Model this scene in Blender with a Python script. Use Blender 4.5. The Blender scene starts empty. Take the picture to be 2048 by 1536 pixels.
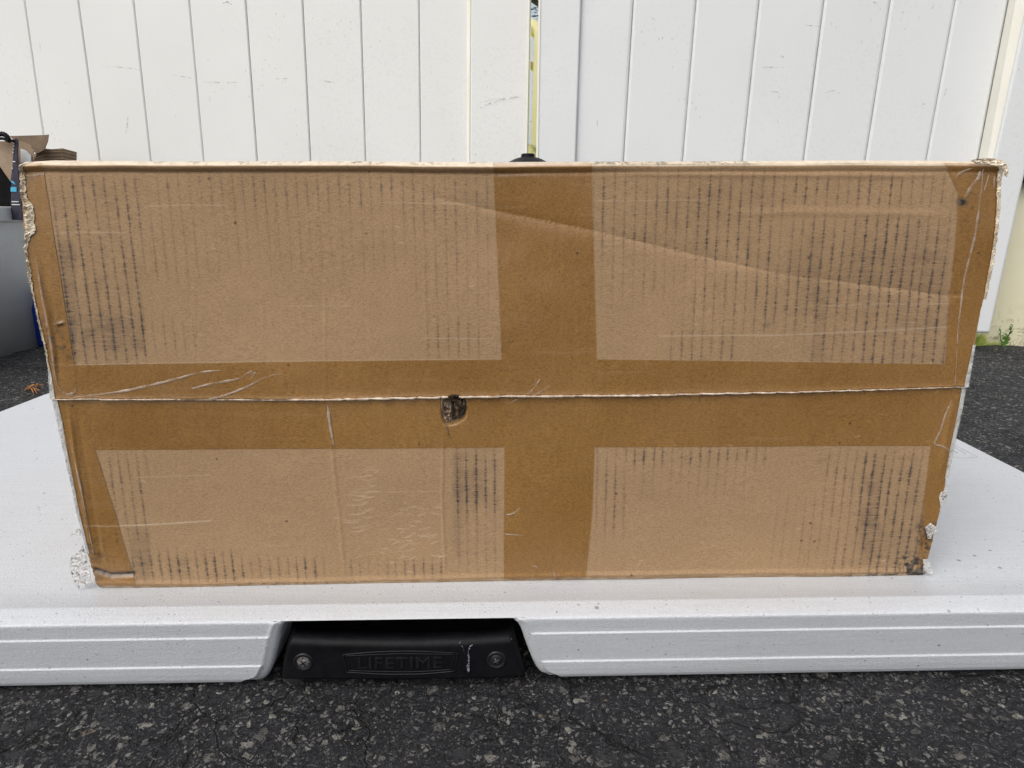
import bpy, bmesh, math, random
import numpy as np
from mathutils import Vector, Matrix
from mathutils.geometry import delaunay_2d_cdt

random.seed(7)
RNG = np.random.default_rng(11)
scene = bpy.context.scene
C = scene.collection
R = math.radians

# ------------------------------------------------------------------ camera
F = 1300.0                       # focal length in pixels of the 2048-px photograph
PITCH = R(14.57)
S = 0.88
HC = 0.35 * S
cam_d = bpy.data.cameras.new("camera")
cam = bpy.data.objects.new("camera", cam_d)
C.objects.link(cam)
cam.location = (0, 0, HC)
cam.rotation_euler = (R(90) - PITCH, 0, 0)
cam_d.sensor_width = 36
cam_d.lens = 36 * F / 2048
cam_d.clip_start = 0.01
cam_d.clip_end = 500
scene.camera = cam

# ------------------------------------------------------------------ light
SUN_EL, SUN_AZ = 50, -36         # azimuth: degrees from behind the camera (negative = from the left)
world = bpy.data.worlds.new("World")
scene.world = world
world.use_nodes = True
wn = world.node_tree
for n in list(wn.nodes): wn.nodes.remove(n)
wo = wn.nodes.new("ShaderNodeOutputWorld")
bg = wn.nodes.new("ShaderNodeBackground")
sky = wn.nodes.new("ShaderNodeTexSky")
sky.sky_type = 'NISHITA'
sky.sun_disc = False
sky.sun_elevation = R(SUN_EL)
sky.air_density = 1.0
sky.dust_density = 4.0
sky.ozone_density = 1.0
hs = wn.nodes.new("ShaderNodeHueSaturation")
hs.inputs['Saturation'].default_value = 0.46
wn.links.new(sky.outputs[0], hs.inputs['Color'])
wn.links.new(hs.outputs[0], bg.inputs[0])
bg.inputs[1].default_value = 0.15
wn.links.new(bg.outputs[0], wo.inputs[0])
sun_d = bpy.data.lights.new("sun", 'SUN')
sun_d.energy = 0.9
sun_d.angle = R(55)
sun_d.color = (1.0, 0.965, 0.91)
sun = bpy.data.objects.new("sun", sun_d)
C.objects.link(sun)
az = R(SUN_AZ)
sdir = Vector((math.sin(az) * math.cos(R(SUN_EL)), -math.cos(az) * math.cos(R(SUN_EL)), math.sin(R(SUN_EL))))
sun.rotation_euler = sdir.to_track_quat('Z', 'Y').to_euler()
sun.location = sdir * 5
sky.sun_rotation = math.atan2(sdir.x, sdir.y)
scene.view_settings.view_transform = 'Standard'
scene.view_settings.look = 'None'
scene.view_settings.gamma = 1
scene.view_settings.exposure = 0.24

# ------------------------------------------------------------------ pixel -> world helpers
cP, sP = math.cos(PITCH), math.sin(PITCH)
def ray(px, py):
    px = np.asarray(px, float); py = np.asarray(py, float)
    a = px - 1024.0; b = py - 768.0
    return np.stack([a, F * cP - b * sP, -F * sP - b * cP], -1)
def on_plane(px, py, n, d0):
    """point of the ray on the plane n.p = d0"""
    r = ray(px, py); n = np.asarray(n, float)
    o = np.array([0, 0, HC])
    t = (d0 - o @ n) / (r @ n)
    return o + r * t[..., None]
def on_y(px, py, y0, k=0.0):      # vertical plane y = y0 + k x
    return on_plane(px, py, (-k, 1, 0), y0)
def on_z(px, py, z):
    return on_plane(px, py, (0, 0, 1), z)
YBX, KBX = 0.476 * S, 0.030       # carton front
YTF, KTF = 0.431 * S, 0.024       # table front
YFN, KFN = 1.672, -0.104          # gate boards
ZT = 0.057 * S                    # table top
def Pbox(px, py): return on_y(px, py, YBX, KBX)
def Pfn(px, py, off=0.0): return on_y(px, py, YFN - off, KFN)

# ------------------------------------------------------------------ object helpers
def link(o, parent=None):
    C.objects.link(o)
    if parent is not None: o.parent = parent
    return o
def tag(o, label=None, cat=None, group=None, kind=None):
    if label: o['label'] = label
    if cat: o['category'] = cat
    if group: o['group'] = group
    if kind: o['kind'] = kind
    return o
def mesh_obj(name, verts, faces, mat, parent=None, smooth=False):
    me = bpy.data.meshes.new(name)
    me.from_pydata([tuple(v) for v in verts], [], [tuple(f) for f in faces])
    me.validate(); me.update()
    if smooth:
        me.polygons.foreach_set('use_smooth', [True] * len(me.polygons))
    if mat: me.materials.append(mat)
    return link(bpy.data.objects.new(name, me), parent)
def grid_obj(name, V, mat, parent=None, smooth=True, attr=None, mask=None):
    """V: (ny,nx,3) numpy grid -> fast mesh"""
    ny, nx = V.shape[:2]
    me = bpy.data.meshes.new(name)
    idx = np.arange(ny * nx).reshape(ny, nx)
    q = np.stack([idx[1:, :-1], idx[1:, 1:], idx[:-1, 1:], idx[:-1, :-1]], -1).reshape(-1, 4)
    if mask is not None: q = q[mask.reshape(-1)]
    me.vertices.add(ny * nx); me.vertices.foreach_set('co', V.reshape(-1).astype(np.float32))
    me.loops.add(q.size); me.loops.foreach_set('vertex_index', q.reshape(-1).astype(np.int32))
    me.polygons.add(len(q)); me.polygons.foreach_set('loop_start', np.arange(0, q.size, 4, dtype=np.int32))
    me.update(calc_edges=True)
    me.polygons.foreach_set('use_smooth', np.full(len(q), smooth, bool))
    if attr is not None:
        a = me.color_attributes.new('wear_and_light', 'FLOAT_COLOR', 'POINT')
        a.data.foreach_set('color', attr.reshape(-1).astype(np.float32))
    me.materials.append(mat)
    me.validate(); me.update()
    return link(bpy.data.objects.new(name, me), parent)
def from_bm(name, bm, mat, parent=None, smooth=False):
    me = bpy.data.meshes.new(name); bm.to_mesh(me); bm.free()
    if smooth: me.polygons.foreach_set('use_smooth', [True] * len(me.polygons))
    me.materials.append(mat)
    return link(bpy.data.objects.new(name, me), parent)
def bevel(o, w, seg=3, ang=35):
    m = o.modifiers.new('bevel', 'BEVEL'); m.width = w; m.segments = seg
    m.limit_method = 'ANGLE'; m.angle_limit = R(ang)
    return o
def empty(name, loc):
    o = bpy.data.objects.new(name, None); o.empty_display_size = 0.05
    o.location = loc
    return link(o)
def world_parent(o, root):
    o.parent = root
    o.matrix_parent_inverse = Matrix.Translation(-Vector(root.location))
    return o
def box_bm(bm, x0, x1, y0, y1, z0, z1):
    vs = [bm.verts.new((x, y, z)) for x in (x0, x1) for y in (y0, y1) for z in (z0, z1)]
    for f in ((0, 1, 3, 2), (4, 6, 7, 5), (0, 4, 5, 1), (2, 3, 7, 6), (0, 2, 6, 4), (1, 5, 7, 3)):
        bm.faces.new([vs[i] for i in f])
def slab(name, pts, th, mat, parent=None, n=(0, 1, 0), bev=0):
    """extrude a planar polygon (list of 3-D points) by th along n"""
    n = Vector(n).normalized()
    k = len(pts); P0 = [Vector(p) for p in pts]; P1 = [p + n * th for p in P0]
    faces = [list(range(k)), list(range(2 * k - 1, k - 1, -1))]
    for i in range(k):
        j = (i + 1) % k
        faces.append((i, i + k, j + k, j))
    o = mesh_obj(name, P0 + P1, faces, mat, parent)
    bm = bmesh.new(); bm.from_mesh(o.data); bmesh.ops.recalc_face_normals(bm, faces=bm.faces)
    bm.to_mesh(o.data); bm.free()
    if bev: bevel(o, bev, 2)
    return o
def crumpled(name, poly_xz, to3d, mat, parent, amp=0.0015, step=0.0025, seed=1, thick=0.0003):
    """irregular polygon filled with small crumpled triangles; to3d(a,b,h)->xyz"""
    rnd = random.Random(seed)
    xs = [p[0] for p in poly_xz]; ys = [p[1] for p in poly_xz]
    pts = [Vector(p) for p in poly_xz]; k = len(pts)
    x = min(xs)
    while x < max(xs):
        y = min(ys)
        while y < max(ys):
            pts.append(Vector((x + rnd.uniform(-.4, .4) * step, y + rnd.uniform(-.4, .4) * step)))
            y += step
        x += step
    vs, es, fs, *_ = delaunay_2d_cdt(pts, [], [list(range(k))], 1, 1e-7)
    V = [to3d(v.x, v.y, rnd.uniform(-amp, amp)) for v in vs]
    o = mesh_obj(name, V, fs, mat, parent)
    m = o.modifiers.new('thick', 'SOLIDIFY'); m.thickness = thick
    return o
def tube(bm, pts, rad, seg=8, flat=1.0, nrm=(0, -1, 0)):
    """tapered tube along pts, flattened along nrm"""
    pts = [Vector(p) for p in pts]; n = len(pts); rings = []
    N = Vector(nrm).normalized()
    for i, p in enumerate(pts):
        t = (pts[min(i + 1, n - 1)] - pts[max(i - 1, 0)]).normalized()
        b = t.cross(N).normalized(); c = b.cross(t).normalized()
        r = rad[i] if hasattr(rad, '__len__') else rad
        rings.append([bm.verts.new(p + b * r * math.cos(a) + c * r * flat * math.sin(a))
                      for a in [2 * math.pi * k / seg for k in range(seg)]])
    for i in range(n - 1):
        for k in range(seg):
            l = (k + 1) % seg
            bm.faces.new((rings[i][k], rings[i][l], rings[i + 1][l], rings[i + 1][k]))
    bm.faces.new(rings[0][::-1]); bm.faces.new(rings[-1])
def smooth_path(pts, n=8):
    """Catmull-Rom in 2-D"""
    out = []
    P = [pts[0]] + list(pts) + [pts[-1]]
    for i in range(1, len(P) - 2):
        p0, p1, p2, p3 = [np.array(p, float) for p in P[i - 1:i + 3]]
        for k in range(n):
            t = k / n
            out.append(0.5 * ((2 * p1) + (-p0 + p2) * t + (2 * p0 - 5 * p1 + 4 * p2 - p3) * t * t + (-p0 + 3 * p1 - 3 * p2 + p3) * t ** 3))
    out.append(np.array(pts[-1], float))
    return np.array(out)

# ------------------------------------------------------------------ materials
class NT:
    def __init__(s, name):
        s.m = bpy.data.materials.new(name); s.m.use_nodes = True
        s.t = s.m.node_tree; s.b = s.t.nodes['Principled BSDF']
        s.co = None
    def n(s, typ, **kw):
        nd = s.t.nodes.new(typ)
        for k, v in kw.items(): setattr(nd, k, v)
        return nd
    def l(s, a, b): s.t.links.new(a, b)
    def val(s, sock, v):
        if hasattr(v, 'links') or isinstance(v, bpy.types.NodeSocket): s.l(v, sock)
        else: sock.default_value = v
    def coord(s, kind='Object', scale=(1, 1, 1), rot=(0, 0, 0)):
        tc = s.n('ShaderNodeTexCoord'); mp = s.n('ShaderNodeMapping')
        mp.inputs['Scale'].default_value = scale; mp.inputs['Rotation'].default_value = rot
        s.l(tc.outputs[kind], mp.inputs[0]); return mp.outputs[0]
    def noise(s, vec, scale, detail=4, rough=.55, dist=0):
        nd = s.n('ShaderNodeTexNoise'); s.l(vec, nd.inputs['Vector'])
        nd.inputs['Scale'].default_value = scale; nd.inputs['Detail'].default_value = detail
        nd.inputs['Roughness'].default_value = rough; nd.inputs['Distortion'].default_value = dist
        return nd.outputs['Fac']
    def vor(s, vec, scale, feature='F1', rnd=1.0):
        nd = s.n('ShaderNodeTexVoronoi', feature=feature); s.l(vec, nd.inputs['Vector'])
        nd.inputs['Scale'].default_value = scale; nd.inputs['Randomness'].default_value = rnd
        return nd
    def ramp(s, fac, stops, interp='LINEAR'):
        nd = s.n('ShaderNodeValToRGB'); s.l(fac, nd.inputs[0]); cr = nd.color_ramp; cr.interpolation = interp
        while len(cr.elements) < len(stops): cr.elements.new(0.5)
        for e, (p, c) in zip(cr.elements, stops):
            e.position = p
            e.color = (c, c, c, 1) if not hasattr(c, '__len__') else (*c, 1)
        return nd.outputs[0]
    def mix(s, fac, a, b, blend='MIX'):
        nd = s.n('ShaderNodeMix', data_type='RGBA', blend_type=blend)
        s.val(nd.inputs[0], fac)
        for sock, v in ((nd.inputs[6], a), (nd.inputs[7], b)):
            if isinstance(v, bpy.types.NodeSocket): s.l(v, sock)
            else: sock.default_value = (*v, 1)
        return nd.outputs[2]
    def math(s, op, a, b=None, clamp=False):
        nd = s.n('ShaderNodeMath', operation=op, use_clamp=clamp)
        s.val(nd.inputs[0], a)
        if b is not None: s.val(nd.inputs[1], b)
        return nd.outputs[0]
    def bump(s, h, strength=.3, dist=.001, prev=None):
        nd = s.n('ShaderNodeBump'); s.l(h, nd.inputs['Height'])
        nd.inputs['Strength'].default_value = strength; nd.inputs['Distance'].default_value = dist
        if prev is not None: s.l(prev, nd.inputs['Normal'])
        return nd.outputs[0]
    def out(s, color=None, rough=None, normal=None, spec=None, **kw):
        for k, v in (('Base Color', color), ('Roughness', rough), ('Normal', normal), ('Specular IOR Level', spec)):
            if v is None: continue
            if isinstance(v, bpy.types.NodeSocket): s.l(v, s.b.inputs[k])
            elif k == 'Base Color': s.b.inputs[k].default_value = (*v, 1)
            else: s.b.inputs[k].default_value = v
        for k, v in kw.items():
            sk = s.b.inputs[k.replace('_', ' ')]
            if isinstance(v, bpy.types.NodeSocket): s.l(v, sk)
            else: sk.default_value = v
        return s.m

def kraft_material(name, taped):
    t = NT(name)
    v = t.coord('Object', (1, 1, 1))
    fib = t.noise(t.coord('Object', (420, 420, 1500)), 1.0, 3, .65)          # horizontal paper fibre
    fine = t.noise(v, 1150, 2, .6)
    cloud = t.noise(v, 9, 4, .6)
    mot = t.noise(t.coord('Object', (60, 60, 130)), 1.0, 4, .6)
    if taped:
        base = t.mix(t.ramp(cloud, [(.3, 0.), (.7, 1.)]), (.222, .113, .032), (.298, .160, .051))
        base = t.mix(t.math('MULTIPLY', t.ramp(mot, [(.35, 0.), (.7, 1.)]), .5), base, (.25, .132, .041))
        base = t.mix(.55, base, t.ramp(fib, [(.3, (.5, .5, .5)), (.5, (1, 1, 1)), (.72, (1.35, 1.32, 1.25))]), 'MULTIPLY')
        base = t.mix(.5, base, t.ramp(fine, [(.3, .55), (.5, 1.), (.75, 1.35)]), 'MULTIPLY')
    else:
        base = t.mix(t.ramp(cloud, [(.3, 0.), (.7, 1.)]), (.335, .217, .118), (.385, .252, .140))
        base = t.mix(t.math('MULTIPLY', t.ramp(mot, [(.35, 0.), (.7, 1.)]), .5), base, (.32, .208, .110))
        base = t.mix(.52, base, t.ramp(fib, [(.28, (.55, .53, .5)), (.5, (1, 1, 1)), (.72, (1.3, 1.3, 1.28))]), 'MULTIPLY')
        base = t.mix(.42, base, t.ramp(fine, [(.3, .6), (.5, 1.), (.75, 1.3)]), 'MULTIPLY')
    at = t.n('ShaderNodeAttribute', attribute_name='wear_and_light')
    sp = t.n('ShaderNodeSeparateColor'); t.l(at.outputs['Color'], sp.inputs[0])
    ink, pale, dirt_shade = sp.outputs[0], sp.outputs[1], sp.outputs[2]
    hair = t.ramp(t.noise(t.coord('Object', (90, 90, 1300)), 1.0, 2, .7), [(.3, .45), (.6, 1.)])
    ik = t.math('MULTIPLY', ink, hair, True)
    inkc = t.mix(t.ramp(t.noise(v, 14, 2), [(.4, 0.), (.65, 1.)]), (.032, .030, .033), (.050, .036, .038))
    col = t.mix(ik, base, inkc)
    if taped:      # air caught under the film
        air = t.math('MULTIPLY', t.ramp(t.noise(t.coord('Object', (9, 9, 170), (0, .05, 0)), 1.0, 5, .7), [(.56, 0.), (.72, 1.)]), t.ramp(t.noise(v, 5, 3), [(.42, 0.), (.6, 1.)]))
        col = t.mix(t.math('MULTIPLY', air, .22), col, (.52, .38, .24))
    col = t.mix(pale, col, (.74, .64, .49) if not taped else (.60, .46, .32))
    col = t.mix(dirt_shade, col, t.mix(t.ramp(t.noise(v, 300, 2), [(.4, 0.), (.6, 1.)]), (.02, .018, .015), (.10, .085, .07)))
    # stray specks
    sv = t.vor(v, 55)
    speck = t.math('MULTIPLY', t.math('LESS_THAN', sv.outputs['Distance'], .055),
                   t.math('GREATER_THAN', t.noise(v, 30, 1), .56))
    col = t.mix(t.math('MULTIPLY', speck, .65), col, (.05, .03, .02))
    b1 = t.bump(fib, .12 if not taped else .06, .0005)
    b2 = t.bump(fine, .12 if not taped else .03, .0003, b1)
    if taped:
        wob = t.bump(t.noise(t.coord('Object', (46, 46, 16)), 1.0, 4, .55), .5, .0028, b2)
        return t.out(col, t.ramp(t.noise(v, 22, 3), [(.35, .20), (.65, .40)]), wob, .5)
    return t.out(col, .78, b2, .25)
M = {}
M['kraft'] = kraft_material('kraft_scuffed', False)
M['kraft_tape'] = kraft_material('kraft_under_tape', True)

def simple(name, c1, c2, scale=30, rough=.6, bstr=.2, bdist=.001, spec=.4, **kw):
    t = NT(name); v = t.coord()
    n = t.noise(v, scale, 5, .6)
    return t.out(t.mix(t.ramp(n, [(.35, 0.), (.65, 1.)]), c1, c2), rough, t.bump(t.noise(v, scale * 6, 3), bstr, bdist), spec, **kw)
M['torn'] = simple('torn_paper', (.42, .33, .22), (.82, .73, .58), 150, .9, .3, .002, .15)
M['pale_paper'] = simple('raw_fold_paper', (.60, .50, .37), (.88, .80, .66), 180, .85, .5, .001, .2)
M['hole_dark'] = simple('dark_torn_board', (.012, .011, .010), (.10, .085, .065), 260, .9, 1., .003, .15)  # dark tone of the hole's inside, painted on its rim pieces
def wrinkle_mat():
    t = NT('tape_wrinkle_film'); v = t.coord()
    a = t.ramp(t.noise(v, 95, 2, .5), [(.34, .12), (.64, .72)])
    return t.out(t.mix(t.noise(v, 90, 2), (.42, .30, .21), (.66, .55, .46)), .3, t.bump(t.noise(v, 400, 3), .4, .0008), .6, Alpha=a)
M['wrinkle'] = wrinkle_mat()
M['seam'] = simple('seam_paper', (.40, .28, .18), (.72, .62, .52), 120, .5, .4, .001, .4)
M['black'] = simple('black_plastic', (.003, .003, .004), (.007, .007, .009), 60, .5, .4, .0006, .16)
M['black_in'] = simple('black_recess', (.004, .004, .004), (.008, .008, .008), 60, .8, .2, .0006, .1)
M['steel'] = simple('worn_screw_steel', (.03, .03, .03), (.30, .29, .28), 500, .4, .8, .001, .5, Metallic=.6)
M['cream'] = simple('sunlit_cream_edge', (.80, .785, .69), (.86, .845, .76), 8, .5, .1, .001, .4)  # warm sunlight on the stile edges, painted as a cream colour
M['far_cream'] = simple('sunlit_yellow_rail', (.90, .82, .44), (.95, .88, .54), 6, .5, .1, .001, .4)  # sunlight on the far fence is put into this yellow
def scrape_mat():
    t = NT('white_scrape'); v = t.coord()
    return t.out(t.mix(t.noise(v, 300, 2), (.16, .18, .21), (.42, .44, .48)), .6, None, .3, Alpha=t.ramp(t.noise(t.coord('Object', (120, 120, 900)), 1., 3), [(.36, .08), (.62, .85)]))
M['scuff'] = scrape_mat()
def foil_mat():
    t = NT('dirty_clear_film'); v = t.coord()
    return t.out(t.mix(t.noise(v, 200, 3), (.50, .50, .47), (.80, .80, .77)), .35, t.bump(t.noise(v, 300, 3), .3, .001), .6, Alpha=t.ramp(t.noise(v, 150, 3), [(.35, .30), (.62, .75)]))
M['foil'] = foil_mat()
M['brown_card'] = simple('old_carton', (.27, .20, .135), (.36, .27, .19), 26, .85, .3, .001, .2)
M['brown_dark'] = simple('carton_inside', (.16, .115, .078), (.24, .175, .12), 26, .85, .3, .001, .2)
M['navy'] = simple('printed_navy_card', (.030, .026, .045), (.055, .048, .072), 90, .6, .1, .001, .3)
M['cyan'] = simple('cyan_print', (.06, .35, .55), (.10, .45, .65), 90, .6, .1, .001, .3)
M['label'] = simple('paper_label', (.62, .64, .64), (.74, .76, .76), 60, .7, .1, .001, .3)
M['blue'] = simple('blue_plastic', (.01, .03, .22), (.02, .05, .32), 30, .45, .1, .001, .4)
M['leafy'] = simple('dry_frond', (.30, .12, .035), (.48, .22, .07), 200, .7, .3, .001, .3)
M['weed'] = simple('weed_leaf', (.05, .13, .02), (.12, .24, .04), 120, .6, .2, .001, .3)
M['grass'] = simple('verge_grass', (.20, .32, .04), (.62, .66, .16), 20, .7, .2, .001, .3)
M['tree'] = simple('tree_foliage', (.020, .045, .012), (.05, .09, .025), 6, .6, .2, .001, .3)
M['bark'] = simple('tree_bark', (.08, .065, .05), (.15, .12, .09), 30, .9, .6, .004, .2)

def film_material():
    t = NT('crinkled_clear_film'); v = t.coord()
    sp = t.vor(v, 330)
    dots = t.math('MULTIPLY', t.ramp(sp.outputs['Distance'], [(.22, 1.), (.42, 0.)]), t.ramp(t.noise(v, 180, 2), [(.36, 0.), (.5, 1.)]))
    col = t.mix(dots, t.mix(t.noise(v, 260, 3), (.60, .59, .56), (.82, .80, .77)), (.22, .20, .18))
    return t.out(col, .35, t.bump(t.noise(v, 350, 3), .4, .001), .6, Alpha=t.math('MAXIMUM', dots, t.ramp(t.noise(v, 200, 3), [(.35, .28), (.62, .62)])))
M['film'] = film_material()

def gate_material(name, warm):
    t = NT(name); v = t.coord()
    a, b = ((.72, .725, .695), (.755, .76, .73)) if warm else ((.68, .695, .695), (.715, .73, .73))
    col = t.mix(t.ramp(t.noise(v, 2.4, 5, .6), [(.35, 0.), (.65, 1.)]), a, b)
    # scattered grime flecks, long scuffs, mildew dabs
    z = t.coord('Object', (1, 1, .45))
    fl = t.vor(z, 95)
    f1 = t.math('MULTIPLY', t.ramp(fl.outputs['Distance'], [(.05, 1.), (.17, 0.)]), t.ramp(t.noise(v, 4.2, 4, .7), [(.53, 0.), (.68, 1.)]))
    col = t.mix(t.math('MULTIPLY', f1, .75), col, (.30, .31, .28))
    fl2 = t.vor(t.coord('Object', (1, 1, .22), (0, .35, 0)), 26)
    f2 = t.math('MULTIPLY', t.ramp(fl2.outputs['Distance'], [(.02, 1.), (.07, 0.)]), t.ramp(t.noise(v, 6, 2), [(.55, 0.), (.62, 1.)]))
    col = t.mix(t.math('MULTIPLY', f2, .6), col, (.25, .25, .22))
    fl3 = t.vor(t.coord('Object', (.16, .16, 1.6), (0, .12, 0)), 22)
    f3 = t.math('MULTIPLY', t.ramp(fl3.outputs['Distance'], [(.01, 1.), (.035, 0.)]), t.ramp(t.noise(v, 3.1, 2), [(.54, 0.), (.62, 1.)]))
    col = t.mix(t.math('MULTIPLY', f3, .55), col, (.35, .36, .34))
    gr = t.math('MULTIPLY', t.ramp(t.noise(v, 140, 3, .7), [(.5, 0.), (.72, 1.)]), t.ramp(t.noise(v, 2.2, 3), [(.45, 0.), (.62, 1.)]))
    col = t.mix(t.math('MULTIPLY', gr, .22), col, (.42, .43, .40))
    return t.out(col, .48, t.bump(t.noise(t.coord('Object', (60, 60, 8)), 1., 4), .12, .001), .4)
M['vinyl'] = gate_material('white_vinyl', True)
M['vinyl2'] = gate_material('white_vinyl_cool', False)
M['groove'] = simple('groove_grime', (.24, .27, .24), (.52, .54, .52), 30, .8, .2, .001, .2)

def post_material():
    t = NT('yellowed_vinyl_post'); v = t.coord()
    col = t.mix(t.ramp(t.noise(v, 5, 4), [(.35, 0.), (.65, 1.)]), (.66, .62, .42), (.74, .70, .52))
    g = t.n('ShaderNodeSeparateXYZ'); t.l(t.coord(), g.inputs[0])
    low = t.ramp(g.outputs[2], [(0.0, 1.), (.10, 0.)])
    d = t.math('MULTIPLY', t.ramp(t.noise(v, 38, 5, .7, 1.5), [(.50, 0.), (.62, 1.)]), low)
    col = t.mix(t.math('MULTIPLY', d, .8), col, (.15, .12, .05))
    sp = t.vor(v, 60)
    d2 = t.math('MULTIPLY', t.ramp(sp.outputs['Distance'], [(.05, 1.), (.16, 0.)]), t.ramp(t.noise(v, 9, 2), [(.5, 0.), (.6, 1.)]))
    col = t.mix(t.math('MULTIPLY', d2, .7), col, (.13, .12, .08))
    return t.out(col, .5, t.bump(t.noise(v, 60, 3), .2, .001), .4)
M['post'] = post_material()

def table_material():
    t = NT('speckled_table_plastic'); v = t.coord()
    col = t.mix(t.ramp(t.noise(v, 4, 4), [(.35, 0.), (.65, 1.)]), (.578, .598, .622), (.618, .638, .662))
    for sc, dmax, thr, amt in ((190, .15, .50, .55), (120, .12, .54, .7), (62, .10, .55, .8), (30, .07, .56, .85)):
        sv = t.vor(v, sc)
        m = t.math('MULTIPLY', t.ramp(sv.outputs['Distance'], [(dmax * .5, 1.), (dmax, 0.)]),
                   t.ramp(t.noise(v, sc * .37, 2), [(thr - .02, 0.), (thr + .04, 1.)]))
        col = t.mix(t.math('MULTIPLY', m, amt), col, (.12, .105, .095))
    st = t.noise(t.coord('Object', (16, 400, 420)), 1.0, 4, .7)
    col = t.mix(.22, col, t.ramp(st, [(.3, .72), (.6, 1.05)]), 'MULTIPLY')
    gr = t.ramp(t.noise(v, 8, 5, .7), [(.48, 0.), (.75, 1.)])
    col = t.mix(t.math('MULTIPLY', gr, .16), col, (.36, .34, .31))
    col = t.mix(.35, col, t.ramp(t.noise(v, 620, 2, .6), [(.3, .8), (.7, 1.15)]), 'MULTIPLY')
    b = t.bump(t.noise(v, 800, 3, .7), .6, .0009)
    b = t.bump(st, .22, .0006, b)
    return t.out(col, .46, b, .45)
M['table'] = table_material()

def bin_material():
    t = NT('grey_bin_plastic'); v = t.coord()
    col = t.mix(t.ramp(t.noise(v, 5, 4), [(.35, 0.), (.65, 1.)]), (.52, .545, .555), (.60, .625, .635))
    s1 = t.vor(t.coord('Object', (1, 1, .35), (.3, .2, 0)), 24)
    m = t.math('MULTIPLY', t.ramp(s1.outputs['Distance'], [(.03, 1.), (.10, 0.)]), t.ramp(t.noise(v, 9, 2), [(.5, 0.), (.58, 1.)]))
    col = t.mix(t.math('MULTIPLY', m, .5), col, (.45, .46, .46))
    m2 = t.ramp(t.noise(v, 16, 5, .7, 1.), [(.58, 0.), (.72, 1.)])
    col = t.mix(t.math('MULTIPLY', m2, .4), col, (.09, .09, .085))
    return t.out(col, .4, t.bump(t.noise(v, 70, 3), .15, .001), .4)
M['bin'] = bin_material()

def asphalt_material():
    t = NT('worn_asphalt'); v0 = t.coord()
    # warp so that stones are irregular
    nz = t.n('ShaderNodeTexNoise'); t.l(v0, nz.inputs['Vector']); nz.inputs['Scale'].default_value = 170; nz.inputs['Detail'].default_value = 2
    vm = t.n('ShaderNodeVectorMath', operation='MULTIPLY_ADD')
    t.l(nz.outputs['Color'], vm.inputs[0]); vm.inputs[1].default_value = (.008, .008, .008); t.l(v0, vm.inputs[2])
    v = vm.outputs[0]
    base = t.mix(t.ramp(t.noise(v0, 12, 5), [(.35, 0.), (.65, 1.)]), (.015, .0155, .018), (.031, .031, .035))
    base = t.mix(.9, base, t.ramp(t.noise(v0, 420, 4, .75), [(.34, .12), (.5, .9), (.68, 2.6)]), 'MULTIPLY')
    col = base; hgt = t.math('MULTIPLY', t.noise(v0, 300, 5, .75), 1.5)
    # stones in several sizes; only some cells carry one
    for i, (sc, cut, thr, c1, c2, amt) in enumerate(((118, .47, .70, (.11, .105, .095), (.44, .42, .36), .9),
                                                (205, .50, .50, (.10, .098, .092), (.46, .44, .39), .9),
                                                (360, .50, .38, (.08, .08, .08), (.42, .41, .38), .85),
                                                (620, .48, .40, (.08, .08, .08), (.34, .34, .33), .8),
                                                (75, .48, .66, (.040, .040, .043), (.075, .073, .075), .9))):
        vo = t.vor(v, sc)
        sc3 = t.n('ShaderNodeSeparateColor'); t.l(vo.outputs['Color'], sc3.inputs[0])
        has = t.math('GREATER_THAN', sc3.outputs[0], thr)
        rad = t.math('MULTIPLY', sc3.outputs[1], cut)
        m = t.math('MULTIPLY', t.ramp(t.math('SUBTRACT', vo.outputs['Distance'], rad), [(.0, 1.), (.05, 0.)]), has)
        brk = t.ramp(t.noise(v0, sc * 2.2, 3, .7), [(.38, 0.), (.46, 1.)])
        m = t.math('MULTIPLY', m, brk)
        sc_ = t.mix(t.math('POWER', sc3.outputs[2], 1.6), c1, c2)
        if i == 0: sc_ = t.mix(t.math('GREATER_THAN', sc3.outputs[1], .985), sc_, (.26, .20, .14))
        col = t.mix(t.math('MULTIPLY', m, amt), col, sc_)
        hgt = t.math('ADD', hgt, t.math('MULTIPLY', m, .5 if i < 2 else .25))
    # cracks: distorted cell borders, only in places
    for sc, w, thr in ((9, .010, .50), (14, .018, .50), (34, .026, .54)):
        nz2 = t.n('ShaderNodeTexNoise'); t.l(v0, nz2.inputs['Vector']); nz2.inputs['Scale'].default_value = sc * 1.7; nz2.inputs['Detail'].default_value = 5
        vm2 = t.n('ShaderNodeVectorMath', operation='MULTIPLY_ADD')
        t.l(nz2.outputs['Color'], vm2.inputs[0]); k = .9 / sc; vm2.inputs[1].default_value = (k, k, k); t.l(v0, vm2.inputs[2])
        ce = t.vor(vm2.outputs[0], sc, 'DISTANCE_TO_EDGE')
        cm = t.math('MULTIPLY', t.ramp(ce.outputs['Distance'], [(w * .35, 1.), (w, 0.)]), t.ramp(t.noise(v0, sc * .55, 3), [(thr - .04, 0.), (thr + .04, 1.)]))
        col = t.mix(t.math('MULTIPLY', cm, .9), col, (.004, .004, .004))
        hgt = t.math('SUBTRACT', hgt, t.math('MULTIPLY', cm, 1.6))
    return t.out(col, .72, t.bump(hgt, 1.0, .0038), .35)
M['asphalt'] = asphalt_material()

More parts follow.
